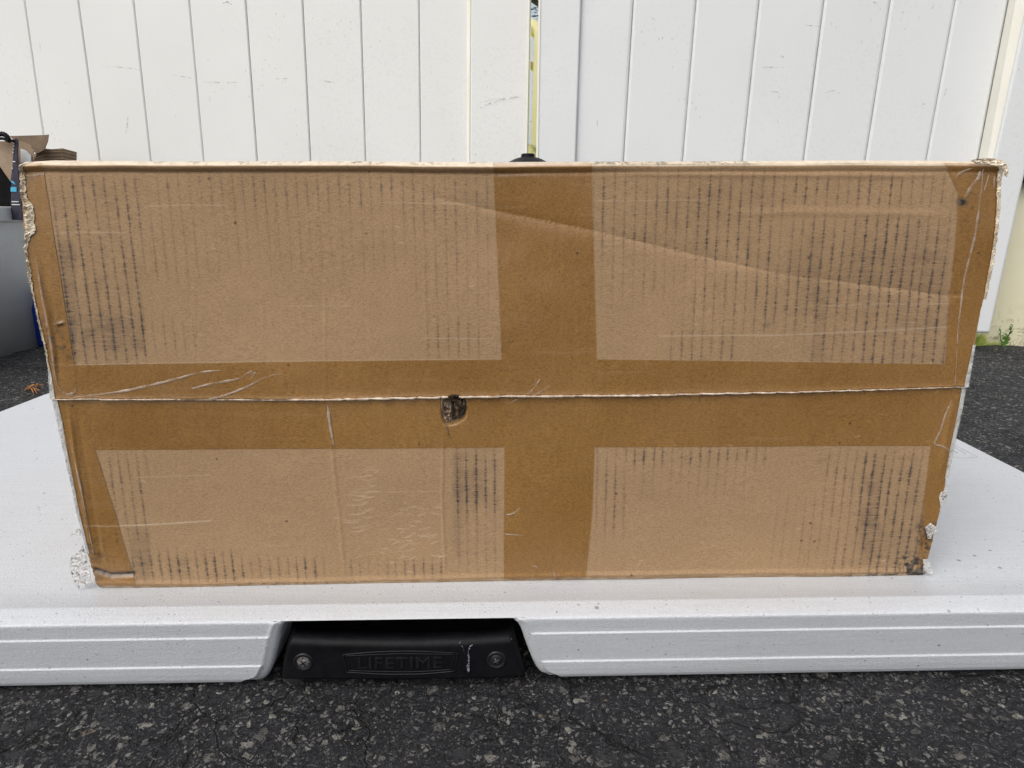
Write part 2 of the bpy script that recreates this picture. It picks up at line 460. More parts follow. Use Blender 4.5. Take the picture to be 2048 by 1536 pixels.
# ------------------------------------------------------------------ numpy noise
def vnoise(ny, nx, cy, cx, seed):
    r = np.random.default_rng(seed)
    gy, gx = int(ny / cy) + 3, int(nx / cx) + 3
    g = r.random((gy, gx))
    y = np.arange(ny) / cy; x = np.arange(nx) / cx
    iy = y.astype(int); fy = y - iy; fy = fy * fy * (3 - 2 * fy)
    ix = x.astype(int); fx = x - ix; fx = fx * fx * (3 - 2 * fx)
    rows = g[iy] * (1 - fy)[:, None] + g[iy + 1] * fy[:, None]
    return rows[:, ix] * (1 - fx)[None] + rows[:, ix + 1] * fx[None]

# ------------------------------------------------------------------ ground
def build_ground():
    far = tag(grid_obj('ground', np.array([[(x, y, -.004) for x in (-60, -8, 8, 60)] for y in (60, 8, -8, -60)], float) + np.array([0, 0, -.015]), M['asphalt'], smooth=False), kind='structure')
    # near sheet, really uneven
    def sheet(name, x0, x1, y0, y1, st, amp, seed, dz=0.):
        nx = int((x1 - x0) / st); ny = int((y1 - y0) / st)
        X, Y = np.meshgrid(np.linspace(x0, x1, nx), np.linspace(y1, y0, ny))
        Z = (vnoise(ny, nx, 6, 6, seed) - .5) * amp + (vnoise(ny, nx, 2.2, 2.2, seed + 1) - .5) * amp * .9 + (vnoise(ny, nx, 40, 40, seed + 2) - .5) * amp * 1.5
        return tag(grid_obj(name, np.stack([X, Y, Z - amp * .9 - dz], -1), M['asphalt']), kind='structure')
    sheet('asphalt_driveway', -.62, .62, .20, .44, .0016, .0022, 5, .0092)
    sheet('asphalt_driveway', -2.6, 2.6, .4402, 3.2, .006, .003, 9, .0032)
build_ground()

# ------------------------------------------------------------------ carton
CX0, CY0, CW, CH = 20, 296, 2004, 904
XX, YY = np.meshgrid(np.arange(CW) + CX0, np.arange(CH) + CY0)
XX = XX.astype(np.float32); YY = YY.astype(np.float32)
def pl(pts, q, axis=1):
    a = np.array(pts, float); return np.interp(q, a[:, 0], a[:, 1])
left_edge = [(318, 44), (345, 40), (380, 44), (430, 48), (500, 54), (560, 64), (620, 76), (690, 92), (740, 100), (795, 110), (840, 120), (890, 129), (960, 143), (1030, 156), (1100, 172), (1150, 184), (1180, 196)]
right_edge = [(318, 1994), (340, 2001), (380, 1999), (430, 1995), (470, 1991), (520, 1984), (600, 1969), (690, 1950), (775, 1930), (840, 1918), (900, 1905), (960, 1895), (1030, 1881), (1060, 1872), (1100, 1862), (1155, 1848)]
top_edge = [(40, 321), (90, 318), (300, 321), (650, 320), (1000, 322), (1300, 321), (1600, 319), (1900, 319), (1990, 321), (2002, 326)]
bot_edge = [(190, 1179), (400, 1180), (640, 1176), (900, 1170), (1173, 1163), (1500, 1159), (1848, 1154)]
seam_edge = [(105, 797), (300, 799), (640, 799), (880, 794), (1000, 792), (1300, 790), (1600, 784), (1935, 773)]

def soft_rect(x0, x1, y0, y1, fx=14, fy=10):
    a = np.clip((XX - x0) / fx + .5, 0, 1) * np.clip((x1 - XX) / fx + .5, 0, 1)
    return a * np.clip((YY - y0) / fy + .5, 0, 1) * np.clip((y1 - YY) / fy + .5, 0, 1)
def stripes(xc, vp, x00, y_ref, spacing, seed, width=1.5):
    """printed-through flute lines: a fan of near-vertical lines"""
    xr = xc + (XX - xc) * vp / (vp - (YY - y_ref))
    ph = (xr - x00) / spacing
    k = np.round(ph)
    r = np.random.default_rng(seed)
    off = r.normal(0, .035, 400); gain = r.uniform(.72, 1.05, 400)
    ki = (k.astype(int) + 150) % 400
    jit = (vnoise(CH, 400, 9, 1, seed + 1) - .5) * .06
    yi = (YY - CY0).astype(int)
    d = np.abs(ph - k + off[ki] + jit[yi, ki]) * spacing
    wv = vnoise(CH, 400, 2.3, 1, seed + 2)[yi, ki]
    wv2 = vnoise(CH, 400, 26, 1, seed + 3)[yi, ki]
    w = width * (.55 + 1.1 * wv ** 3 + .5 * wv2 ** 2)
    spike = (vnoise(CH, 400, 1.15, 1, seed + 4)[yi, ki] > .66)
    spike = np.clip((vnoise(CH, 400, 1.25, 1, seed + 4)[yi, ki] - .42) * 3.2, 0, 1)
    off2 = (vnoise(CH, 400, 1.6, 1, seed + 5)[yi, ki] - .5) * 3.2
    ds = (ph - k) * spacing
    return (.66 * np.exp(-(d / (w * .82)) ** 2) + .52 * spike * np.exp(-((ds + off2) / 3.9) ** 2)) * gain[ki] * np.clip(.5 + .6 * wv2 + .3 * wv, 0, 1.1)
clump = vnoise(CH, CW, 60, 45, 31)
clump2 = vnoise(CH, CW, 22, 26, 32)
UP = stripes(1060, 6900, 101, 350, 21.3, 41)
MU = np.zeros((CH, CW), np.float32)
def addm(M_, v, *a, **k):
    np.maximum(M_, v * soft_rect(*a, **k), out=M_)
for a in ((.85, 104, 290, 352, 640), (.35, 290, 420, 352, 560, 40, 40), (1.2, 128, 292, 600, 725, 14, 50), (.45, 290, 400, 640, 705, 40, 30),
          (.55, 300, 900, 352, 425, 60, 30), (.22, 400, 860, 420, 545, 60, 40), (.62, 780, 985, 352, 470, 50, 70), (.34, 820, 985, 450, 620, 30, 60),
          (.62, 855, 965, 635, 720, 16, 30), (.70, 1190, 1480, 345, 510, 16, 60), (.34, 1200, 1420, 500, 600, 60, 60), (.85, 1370, 1560, 350, 540, 60, 60),
          (.62, 1370, 1660, 520, 660, 60, 60), (.62, 1330, 1475, 655, 722, 16, 18), (.60, 1500, 1900, 350, 412, 60, 16), (.78, 1560, 1720, 440, 650, 50, 50),
          (1.05, 1700, 1908, 432, 735, 60, 20), (.75, 1620, 1720, 600, 735, 40, 60)):
    addm(MU, a[0], *a[1:5], **({'fx': a[5], 'fy': a[6]} if len(a) > 5 else {}))
SEAM_Y = np.interp(np.arange(CW) + CX0, *np.array(seam_edge).T)
upper = YY < SEAM_Y[None]
inkU = UP * MU * np.clip(.55 + .75 * clump + .3 * clump2, 0, 1.25)
# soft grey smudging between the strongest lines
smU = (MU > .55) * (MU - .5) * .3 * np.clip(clump2 * 1.8 - .5, 0, 1) * (.4 + .9 * vnoise(CH, CW, 1.5, 12, 87))
inkU += smU
for (x0, x1, y0, y1, v) in ((1612, 1640, 470, 610, .14), (1625, 1652, 590, 725, .16), (120, 152, 480, 720, .3), (140, 290, 625, 700, .18), (1690, 1900, 450, 560, .06), (1500, 1900, 500, 720, .05)):
    inkU += v * soft_rect(x0, x1, y0, y1, 8, 20) * (.4 + .8 * vnoise(CH, CW, 1.6, 14, 77))
LO = stripes(1020, 5600, 214, 900, 18.9, 51, 1.7)
ML = np.zeros((CH, CW), np.float32)
for a in ((.55, 200, 295, 900, 1090, 20, 60), (.95, 262, 480, 1108, 1160, 30, 26), (.8, 470, 650, 1120, 1158, 30, 18), (.72, 690, 888, 1122, 1156, 10, 16),
          (1.0, 902, 1004, 900, 1035, 6, 60), (.35, 902, 1004, 1000, 1150, 6, 80), (.6, 1192, 1250, 900, 1060, 6, 90), (.72, 1250, 1535, 893, 935, 40, 30),
          (.28, 1280, 1500, 920, 990, 40, 40), (.62, 1650, 1720, 900, 1150, 40, 60), (1.0, 1712, 1850, 905, 1150, 30, 30), (.45, 1560, 1680, 1000, 1140, 50, 60)):
    addm(ML, a[0], *a[1:5], **({'fx': a[5], 'fy': a[6]} if len(a) > 5 else {}))
LOr = stripes(1090, 4300, 1196, 900, 18.7, 61, 1.6)
lowline = np.where(XX > 1100, LOr, LO)
inkL = lowline * ML * np.clip(.45 + .9 * clump + .35 * clump2, 0, 1.25)
inkL += (ML > .7) * (ML - .6) * .35 * np.clip(clump2 * 1.6 - .4, 0, 1)
for (x0, x1, y0, y1, v) in ((1738, 1762, 960, 1080, .2), (1722, 1744, 1020, 1100, .16), (905, 925, 905, 1120, .2), (905, 1000, 900, 1000, .07), (1700, 1850, 950, 1130, .06), (262, 300, 1060, 1160, .25)):
    inkL += v * soft_rect(x0, x1, y0, y1, 8, 24) * (.4 + .8 * vnoise(CH, CW, 1.6, 14, 78))
INK = np.where(upper, inkU, inkL).astype(np.float32)
# thin horizontal scuffing of the print
INK *= np.clip(.66 + 1.2 * vnoise(CH, CW, 1.7, 60, 79), 0, 1.3)
PALE = np.zeros((CH, CW), np.float32); DIRT_SHADE = np.zeros((CH, CW), np.float32); HT = np.zeros((CH, CW), np.float32)
def seg_field(pts):
    """distance and signed distance to a polyline (signed by side: + = below)"""
    best = np.full((CH, CW), 1e6, np.float32); sg = np.zeros((CH, CW), np.float32); tt = np.zeros((CH, CW), np.float32)
    pts = np.array(pts, float); L = 0; tot = np.sum(np.hypot(*(pts[1:] - pts[:-1]).T))
    for a, b in zip(pts[:-1], pts[1:]):
        d = b - a; l2 = d @ d; l = math.sqrt(l2)
        x0 = int(max(0, min(a[0], b[0]) - 60 - CX0)); x1 = int(min(CW, max(a[0], b[0]) + 60 - CX0))
        y0 = int(max(0, min(a[1], b[1]) - 60 - CY0)); y1 = int(min(CH, max(a[1], b[1]) + 60 - CY0))
        if x1 <= x0 or y1 <= y0: L += l; continue
        xs = XX[y0:y1, x0:x1] - a[0]; ys = YY[y0:y1, x0:x1] - a[1]
        t = np.clip((xs * d[0] + ys * d[1]) / l2, 0, 1)
        ex = xs - t * d[0]; ey = ys - t * d[1]; D = np.hypot(ex, ey)
        s = np.sign(d[0] * ys - d[1] * xs) * D
        m = D < best[y0:y1, x0:x1]
        best[y0:y1, x0:x1][m] = D[m]; sg[y0:y1, x0:x1][m] = s[m]; tt[y0:y1, x0:x1][m] = ((L + t * l) / tot)[m]
        L += l
    return best, sg, tt
def stroke(canvas, pts, w, v, taper=True, op='max'):
    D, s, t = seg_field(pts)
    k = np.sin(np.clip(t, 0.02, .98) * math.pi) ** .5 if taper else 1
    f = v * np.exp(-(D / (w * (k if taper else 1) + .01)) ** 2)
    if op == 'max': np.maximum(canvas, f, out=canvas)
    else: canvas += f
# --- relief (mm, + = towards the viewer)
HT += (vnoise(CH, CW, 160, 240, 91) - .5) * 2.4 + (vnoise(CH, CW, 60, 90, 92) - .5) * .5
HT += (vnoise(CH, CW, 300, 8, 94) - .5) * .10                       # faint flutes
ytop = np.interp(np.arange(CW) + CX0, *np.array(top_edge).T)[None]
d = YY - ytop - (vnoise(CH, CW, 400, 120, 95) - .5) * 3
sc_r = np.clip((1500 - XX) / 500, .35, 1)
HT += np.interp(d, [-6, 0, 3, 7, 12, 17, 24, 30, 60], [-14, -9, -3.2, .6, 2.6, 1.9, -.9, -.1, 0]) * np.where(d < 8, 1, sc_r)
ybot = np.interp(np.arange(CW) + CX0, *np.array(bot_edge).T)[None]
db = ybot - YY
HT += np.interp(db, [-6, 0, 5, 11, 18, 34], [-2.5, -1.4, -.2, 1.0, -.1, 0])
_, s, t = seg_field([(745, 352), (830, 382), (900, 402), (1000, 424), (1190, 462), (1400, 512), (1560, 548), (1700, 566), (1900, 592)])
cr = np.where(s < 0, np.exp(s / 16), np.exp(-s / 8)); cr[s == 0] = 0
HT -= (1.15 - .5 * np.exp(-((XX - 1590) / 70) ** 2)) * cr * np.clip(t * 5, 0, 1)
CREASE = [(745, 348), (830, 377), (900, 397), (1000, 419), (1190, 457), (1400, 507), (1560, 543), (1700, 561), (1900, 587)]
for pts, w, h in (([(1440, 428), (1600, 424), (1905, 430)], 8, .42), ([(1180, 346), (1500, 350), (1890, 352)], 6, .5),
                  ([(655, 806), (664, 900), (690, 1165)], 4, .45), ([(887, 850), (884, 1000), (891, 1168)], 3, .5),
                  ([(74, 520), (96, 620), (108, 690), (116, 780)], 4, .9), ([(136, 810), (160, 960), (184, 1110)], 4, 1.1),
                  ([(150, 810), (176, 960), (206, 1150)], 6, -.7), ([(1908, 800), (1893, 880), (1880, 960)], 6, .8),
                  ([(86, 520), (108, 620), (122, 760)], 6, -.6), ([(649, 560), (652, 800)], 3, .2)):
    D, _, t = seg_field(pts); HT += h * np.exp(-(D / w) ** 2) * np.clip(np.sin(np.clip(t, .02, .98) * math.pi) * 2, 0, 1)
# seam: the lower flap sits a little behind
HT += np.where(upper, 0, -1.3)
sd = YY - SEAM_Y[None]
HT += np.where(upper, .9 * np.exp(-np.abs(sd) / 6), -.6 * np.exp(-np.abs(sd) / 5))
# torn hole below the seam
hole = smooth_path([(886, 800), (905, 792), (922, 794), (931, 806), (932, 826), (926, 838), (914, 846), (898, 850), (888, 846), (883, 822), (886, 800)], 6)
def inside(poly, X, Y):
    c = np.zeros(X.shape, bool); n = len(poly); j = n - 1
    for i in range(n):
        xi, yi = poly[i]; xj, yj = poly[j]
        if yi != yj:
            c ^= ((yi > Y) != (yj > Y)) & (X < (xj - xi) * (Y - yi) / (yj - yi) + xi)
        j = i
    return c
hm = inside(hole, XX, YY).astype(np.float32)
def blur(a, r):
    for _ in range(2):
        for ax in (0, 1):
            c = np.cumsum(np.pad(a, [(r + 1, r) if i == ax else (0, 0) for i in (0, 1)], mode='edge'), axis=ax)
            a = (np.take(c, np.arange(2 * r + 1, c.shape[ax]), ax) - np.take(c, np.arange(0, c.shape[ax] - 2 * r - 1), ax)) / (2 * r + 1)
    return a
hmb = blur(hm, 1)
HT -= hmb * (3.5 + 3.0 * vnoise(CH, CW, 5, 6, 97)) 
DIRT_SHADE = np.maximum(DIRT_SHADE, blur(hm, 2) * np.clip(.35 + .9 * vnoise(CH, CW, 6, 6, 98), 0, 1) * np.clip((XX - 893) / 8, .15, 1))  # dark inside of the hole painted in as shade
PALE = np.maximum(PALE, hmb * .5 * np.clip((903 - XX) / 10, 0, 1) * vnoise(CH, CW, 9, 3, 96))
stroke(DIRT_SHADE, [(893, 850), (896, 862), (899, 876)], 1.8, .95)
# dirt: tears, stains, bruised corners
stroke(DIRT_SHADE, [(188, 1142), (200, 1147), (220, 1153), (245, 1151), (263, 1150)], 4.2, .95, False)
stroke(PALE, [(192, 1139), (215, 1146), (240, 1147), (262, 1146)], 1.6, .6)
D, _, _ = seg_field([(188, 1142), (220, 1152), (263, 1150)]); HT -= 2.6 * np.exp(-(D / 5) ** 2)
spl = vnoise(CH, CW, 3.2, 4, 101); spl2 = vnoise(CH, CW, 9, 12, 102)
def stain(x0, x1, y0, y1, v, fx=10, fy=10, thr=.5):
    global DIRT_SHADE
    DIRT_SHADE = np.maximum(DIRT_SHADE, v * soft_rect(x0, x1, y0, y1, fx, fy) * np.clip((spl * .6 + spl2 * .6 - thr) * 5, 0, 1))
stain(1800, 1856, 1108, 1160, .95, 22, 20, .42); stain(1835, 1872, 1040, 1120, .8, 14, 20, .55); stain(1700, 1850, 1146, 1160, .7, 40, 6, .5)
stain(84, 122, 640, 745, .75, 16, 40, .62); stain(118, 150, 655, 735, .45, 10, 20, .68); stain(170, 205, 1080, 1170, .6, 12, 20, .6)
stain(98, 150, 690, 700, .6, 10, 4, .45); stain(280, 1000, 318, 330, .5, 60, 4, .72); stain(1180, 1500, 316, 330, .6, 30, 4, .66)
stain(40, 62, 330, 560, .4, 8, 20, .66); stain(400, 680, 1166, 1182, .5, 40, 5, .66); stain(1862, 1875, 1045, 1080, .8, 6, 8, .3)
for (x, y, rx, ry, v) in ((1924, 404, 9, 7, 1.4), (1919, 409, 5, 3, .9), (1944, 416, 3, 2, .8), (1958, 443, 3, 3, .6), (1930, 440, 3, 2, .5), (123, 647, 8, 3.5, .75), (302, 853, 3, 1.6, .9),
                          (232, 1068, 3, 2, .9), (234, 1082, 3, 2, .9), (1845, 1074, 4, 1.5, .9), (732, 467, 3, 1.5, .8), (868, 633, 3, 1.5, .9), (547, 380, 2, 2, .8),
                          (152, 520, 2.5, 1.5, .9), (1608, 553, 3, 2, .7), (1780, 565, 5, 2, .8), (1915, 585, 4, 2, .7), (300, 868, 6, 1.4, .5), (1535, 650, 9, 6, .35),
                          (262, 1152, 4, 3, .9), (1921, 653, 3, 1.6, .7), (1942, 650, 3, 1.6, .5)):
    DIRT_SHADE = np.maximum(DIRT_SHADE, v * np.exp(-((XX - x) / rx) ** 2 - ((YY - y) / ry) ** 2))  # stain spots; a corner hole's darkness is painted here too
HT += 1.6 * np.exp(-((XX - 122 + (YY - 647) * 1.2) / 6) ** 2 - ((YY - 647) / 3) ** 2)
# pale rubbed edges and scratches; the top lip also carries painted sky light
PALE = np.maximum(PALE, np.clip((13 - d) / 3, 0, 1) * (d > -12) * (.72 + .4 * vnoise(CH, CW, 4, 9, 103)) * np.clip(.75 + .5 * vnoise(CH, CW, 40, 90, 104), 0, 1))
PALE = np.maximum(PALE, .35 * np.clip((10 - db) / 6, 0, 1) * np.clip(vnoise(CH, CW, 5, 18, 105) * 2 - .6, 0, 1))
rs = random.Random(5)
for pts, w, v in (([(1510, 672), (1620, 668), (1760, 662), (1900, 654)], 1.0, .45), ([(1318, 672), (1420, 671), (1560, 670)], .9, .5), ([(1640, 612), (1760, 608), (1900, 608)], .8, .3),
                  ([(96, 466), (180, 464), (250, 466)], .9, .4), ([(300, 412), (380, 410), (455, 411)], .9, .4), ([(560, 612), (700, 612)], .8, .25), ([(850, 676), (985, 677)], .8, .35),
                  ([(160, 1051), (200, 1053), (300, 1050), (420, 1043)], 1.1, .7), ([(270, 955), (420, 951)], .8, .25), ([(700, 985), (880, 984)], .9, .3), ([(760, 405), (960, 408)], .9, .3),
                  ([(1190, 402), (1420, 400)], .8, .3), ([(60, 725), (150, 730), (500, 723), (1003, 718)], .9, .35), ([(1195, 718), (1890, 728)], .8, .25)):
    stroke(PALE, pts, w, v * .62, False)
for k in range(24):                                                # little fingernail gouges in the tape
    row = k * 14 / 24; x = 758 - row * 2.2 + rs.uniform(-14, 14); y = 932 + row * 10 + rs.uniform(-3, 3)
    L = rs.uniform(8, 44); c = rs.uniform(-3, 2)
    stroke(PALE, [(x - L, y - c * 1.2), (x - L * .5, y + rs.uniform(0, 2)), (x, y - rs.uniform(0, 4))], .8, rs.uniform(.15, .5))
for k in range(46):
    x = rs.uniform(760, 880); y = rs.uniform(1000, 1130); L = rs.uniform(6, 30); a = rs.uniform(-.5, .15)
    stroke(PALE, [(x, y), (x + L * math.cos(a), y + L * math.sin(a))], .8, rs.uniform(.15, .45))
for k in range(90):
    x = rs.uniform(90, 1900); y = rs.uniform(340, 1160); L = rs.uniform(3, 16); a = rs.gauss(0, .25)
    stroke(PALE, [(x, y), (x + L * math.cos(a), y + L * math.sin(a))], .7, rs.uniform(.15, .5))
for k in range(30):                                                # fuzz along the bottom edge
    x = rs.uniform(500, 720); y = 1172 - (x - 640) * .02 + rs.uniform(-8, 2)
    stroke(PALE, [(x, y), (x + rs.uniform(-5, 5), y + rs.uniform(-4, 3))], 1.1, rs.uniform(.4, .8))

def samp(A, px, py):
    x = np.clip(px - CX0, 0, CW - 1.001); y = np.clip(py - CY0, 0, CH - 1.001)
    ix = x.astype(int); iy = y.astype(int); fx = x - ix; fy = y - iy
    return (A[iy, ix] * (1 - fx) + A[iy, ix + 1] * fx) * (1 - fy) + (A[iy + 1, ix] * (1 - fx) + A[iy + 1, ix + 1] * fx) * fy
CREAM_N = np.array([KBX, -1, 0]) / math.hypot(KBX, 1)             # outward normal of the carton front
def face(px, py, off=0.0):
    """point on the carton's uneven front face, off = mm in front of it"""
    p = Pbox(px, py); h = samp(HT, px, py) + off
    return p + CREAM_N * (h * .001)[..., None]
def wear_and_light(px, py, ink=1.0):
    return np.stack([np.clip(samp(INK, px, py) * ink, 0, 1), np.clip(samp(PALE, px, py), 0, 1), np.clip(samp(DIRT_SHADE, px, py), 0, 1), np.ones_like(px)], -1)

carton = empty('cardboard_box', (0, YBX + .15, ZT))
tag(carton, 'large scuffed brown cardboard box sealed with clear tape, standing on the white folding table', 'cardboard box')
def cpart(o): return world_parent(o, carton)
def jag(y, amp, seed):
    r = np.random.default_rng(seed); g = r.normal(0, 1, 600); g2 = r.normal(0, 1, 600)
    return amp * (np.interp(y / 7, np.arange(600), g) * .6 + np.interp(y / 2.4 , np.arange(600), g2[:600]) * .4)
def flap(name, top, bot, n_y):
    nx = 1320
    u = np.linspace(0, 1, nx)[None]; v = np.linspace(0, 1, n_y)[:, None]
    def ycoord(x): 
        a = np.interp(x, *np.array(top).T); b = np.interp(x, *np.array(bot).T); return a + (b - a) * v
    x = 60 + (1960 - 60) * u + 0 * v
    for _ in range(4):
        y = ycoord(x)
        xl = np.interp(y, *np.array(left_edge).T); xr = np.interp(y, *np.array(right_edge).T)
        xl = xl + jag(y, 1.5, 3); xr = xr + jag(y, 1.0, 4)
        x = xl + (xr - xl) * u
    return cpart(grid_obj(name, face(x, y), M['kraft'], attr=wear_and_light(x, y)))
flap('upper_flap', top_edge, seam_edge, 326)
flap('lower_flap', [(x, y + .8) for x, y in seam_edge], bot_edge, 262)

# body behind the flaps
def body():
    tl, tr = Pbox(48., 324.), Pbox(1992., 324.); bl, br = Pbox(200., 1174.), Pbox(1842., 1152.)
    z0, z1 = ZT + .0012, (tl[2] + tr[2]) / 2 - .001
    x0, x1 = (tl[0] + bl[0]) / 2 + .002, (tr[0] + br[0]) / 2 - .002
    def yb(x): return YBX + KBX * x + .0075
    D = .30; n = Vector((-KBX, 1, 0)).normalized()
    pts = [Vector((x0, yb(x0), z0)), Vector((x1, yb(x1), z0)), Vector((x1, yb(x1), z1)), Vector((x0, yb(x0), z1))]
    o = slab('box_body', pts, D, M['kraft_plain'], None, n, .004)
    return cpart(o), (x0, x1, z0, z1)
M['kraft_plain'] = simple('kraft_plain', (.33, .215, .12), (.375, .25, .142), 40, .8, .3, .0006, .25)
body_o, BX = body()

# packing tape strips: thin films carried by the face
def tape(lx, rx, y0, y1, nx, ny, off, lab=None, ylines=None):
    """lx, rx: polylines y->x of the strip's sides"""
    u = np.linspace(0, 1, nx)[None]
    y = np.linspace(y0, y1, ny)[:, None] + 0 * u
    xl = np.interp(y, *np.array(lx).T); xr = np.interp(y, *np.array(rx).T)
    x = xl + (xr - xl) * u
    if ylines is not None:
        v = np.linspace(0, 1, ny)[:, None]
        for _ in range(3):
            ya = np.interp(x, *np.array(ylines[0]).T); yb = np.interp(x, *np.array(ylines[1]).T)
            y = ya + (yb - ya) * v
            xl = np.interp(y, *np.array(lx).T); xr = np.interp(y, *np.array(rx).T)
            x = xl + (xr - xl) * u
    w = wear_and_light(x, y, .12)
    e = np.minimum(np.minimum(np.arange(nx), np.arange(nx)[::-1])[None], 99 + 0 * y).astype(float)
    w[..., 1] = np.maximum(w[..., 1], .22 * (e < 1))  # bright glint painted along the strip's two side edges
    return cpart(grid_obj('packing_tape', face(x, y, off), M['kraft_tape'], attr=w))
tape([(318, 985), (520, 994), (720, 1003), (797, 1004), (900, 1008), (1170, 1007)], [(318, 1183), (460, 1187), (720, 1194), (797, 1195), (900, 1190), (1020, 1186), (1170, 1172)],
     320, 1164, 96, 420, .12, ylines=([(980, 322), (1200, 321)], [(1000, 1166), (1180, 1162)]))
le_in = [(y, x + 1) for y, x in left_edge]; re_in = [(y, x - 1) for y, x in right_edge]
tape(le_in, re_in, 0, 0, 900, 88, .22, ylines=([(100, 731), (150, 730), (500, 724), (1003, 718), (1194, 718), (1892, 728), (1960, 729)], [(110, 902), (190, 900), (640, 898), (1008, 896), (1190, 895), (1875, 893), (1930, 893)]))
tape([(y, x + 3) for y, x in left_edge], [(318, 86), (335, 87), (430, 103), (560, 124), (725, 149), (790, 157), (900, 190), (1020, 228), (1172, 271)], 326, 1172, 60, 420, .34)
tape([(318, 1880), (335, 1893), (385, 1916), (440, 1914), (600, 1901), (727, 1890), (795, 1885), (900, 1863), (1020, 1848), (1112, 1836), (1150, 1834)], [(y, x - 2) for y, x in right_edge], 326, 1146, 60, 400, .34)

# wrinkles, seam and creased film: slim raised ribs of tape
def ribs(name, lines, mat, off=.7, flat=.55):
    bm = bmesh.new()
    for pts, w in lines:
        sp = smooth_path(pts, 7)
        rr = np.sin(np.linspace(.10, .97, len(sp)) * math.pi) ** .6
        P = face(sp[:, 0], sp[:, 1], off)
        wob = np.array([random.uniform(.7, 1.25) for _ in sp])
        tube(bm, P, w * .00033 * rr * wob * S * .9, 6, flat, CREAM_N)
    return cpart(from_bm(name, bm, mat, smooth=True))
for ln in (([(150, 794), (200, 789), (260, 780), (330, 764), (400, 745), (442, 740)], 4.0), ([(385, 777), (420, 768), (475, 758), (490, 750), (505, 741)], 3.4),
           ([(392, 803), (425, 797), (455, 789), (500, 771), (530, 755), (562, 747)], 3.8), ([(1080, 757), (1066, 778), (1048, 792), (1012, 810)], 2.6),
           ([(1101, 770), (1075, 786), (1050, 797)], 1.8), ([(1910, 357), (1925, 343), (1941, 337)], 4.2), ([(1927, 400), (1941, 378), (1956, 358), (1961, 342)], 6.0),
           ([(1966, 338), (1964, 370), (1960, 400), (1955, 440), (1946, 490), (1930, 560), (1920, 640), (1914, 700), (1908, 790)], 3.2),
           ([(1978, 350), (1973, 368), (1968, 384)], 2.4), ([(1990, 352), (1988, 376)], 2.6), ([(50, 360), (70, 352), (90, 346)], 4.0),
           ([(76, 520), (92, 610), (104, 680), (112, 740), (122, 790)], 3.2), ([(118, 775), (135, 788), (150, 785), (152, 776)], 4.5), ([(140, 880), (160, 960), (178, 1060), (186, 1110)], 2.6),
           ([(1010, 1032), (1026, 1029), (1040, 1018)], 2.6), ([(1010, 1071), (1046, 1073)], 2.0), ([(1906, 800), (1893, 830), (1884, 860), (1872, 888), (1888, 894), (1902, 903)], 3.6),
           ([(655, 812), (660, 850), (668, 893)], 4.5), ([(500, 760), (512, 745), (500, 748)], 2.2), ([(1065, 1133), (1075, 1136)], 2.), ([(1108, 1144), (1110, 1155)], 2.)):
    ribs('tape_wrinkle', [ln], M['wrinkle'], .30, .34)
ribs('seam_edge', [([(x, y + random.uniform(-.3, .3)) for x, y in zip(np.linspace(108, 1932, 60), np.interp(np.linspace(108, 1932, 60), *np.array(seam_edge).T) - .5)], 3.0)], M['seam'], 1.2, .8)

# torn hole: rim pieces curled outward
def rim_piece(pts, seed, mat, amp=.0012):
    def f(a, b, h):
        p = face(np.array(a), np.array(b), .9); return tuple(p + CREAM_N * h)
    # work in pixel space (scaled), crumple
    rnd = random.Random(seed)
    P = [Vector(p) for p in pts]; k = len(P)
    xs = [p.x for p in P]; ys = [p.y for p in P]
    x = min(xs)
    while x < max(xs):
        y = min(ys)
        while y < max(ys):
            P.append(Vector((x + rnd.uniform(-1, 1), y + rnd.uniform(-1, 1)))); y += 3.2
        x += 3.2
    vs, es, fs, *_ = delaunay_2d_cdt(P, [], [list(range(k))], 1, 1e-6)
    return [f(v.x, v.y, rnd.uniform(-amp, amp)) for v in vs], fs
hole_root = None
V1, F1 = rim_piece([(883, 800), (889, 797), (895, 804), (903, 808), (904, 834), (900, 845), (892, 849), (886, 838), (882, 818)], 3, M['torn'])
M['torn_brown'] = simple('torn_brown_board', (.16, .10, .06), (.58, .44, .32), 260, .85, .7, .002, .2)
hp = cpart(mesh_obj('torn_hole', V1, F1, M['torn_brown']))
m_ = hp.modifiers.new('thick', 'SOLIDIFY'); m_.thickness = .0006
bm = bmesh.new()
rr_ = smooth_path([(904, 842), (915, 838), (926, 830), (931, 818), (930, 803), (921, 794), (905, 791), (890, 797)], 5)
tube(bm, face(rr_[:, 0], rr_[:, 1], 1.6), [random.uniform(.0003, .0009) for _ in rr_], 5, .8, CREAM_N)
rr_ = smooth_path([(905, 806), (906, 820), (905, 836)], 4)
tube(bm, face(rr_[:, 0], rr_[:, 1], 2.0), [random.uniform(.0004, .0008) for _ in rr_], 5, .8, CREAM_N)
for a_ in ([(912, 812), (918, 818), (915, 826)], [(919, 815), (924, 812), (927, 820)], [(908, 798), (917, 803), (925, 800)]):
    q = smooth_path(a_, 4); tube(bm, face(q[:, 0], q[:, 1], 2.0), [random.uniform(.0003, .0006) for _ in q], 5, .8, CREAM_N)
hb = from_bm('hole_rim', bm, M['hole_dark'], smooth=True); world_parent(hb, carton)

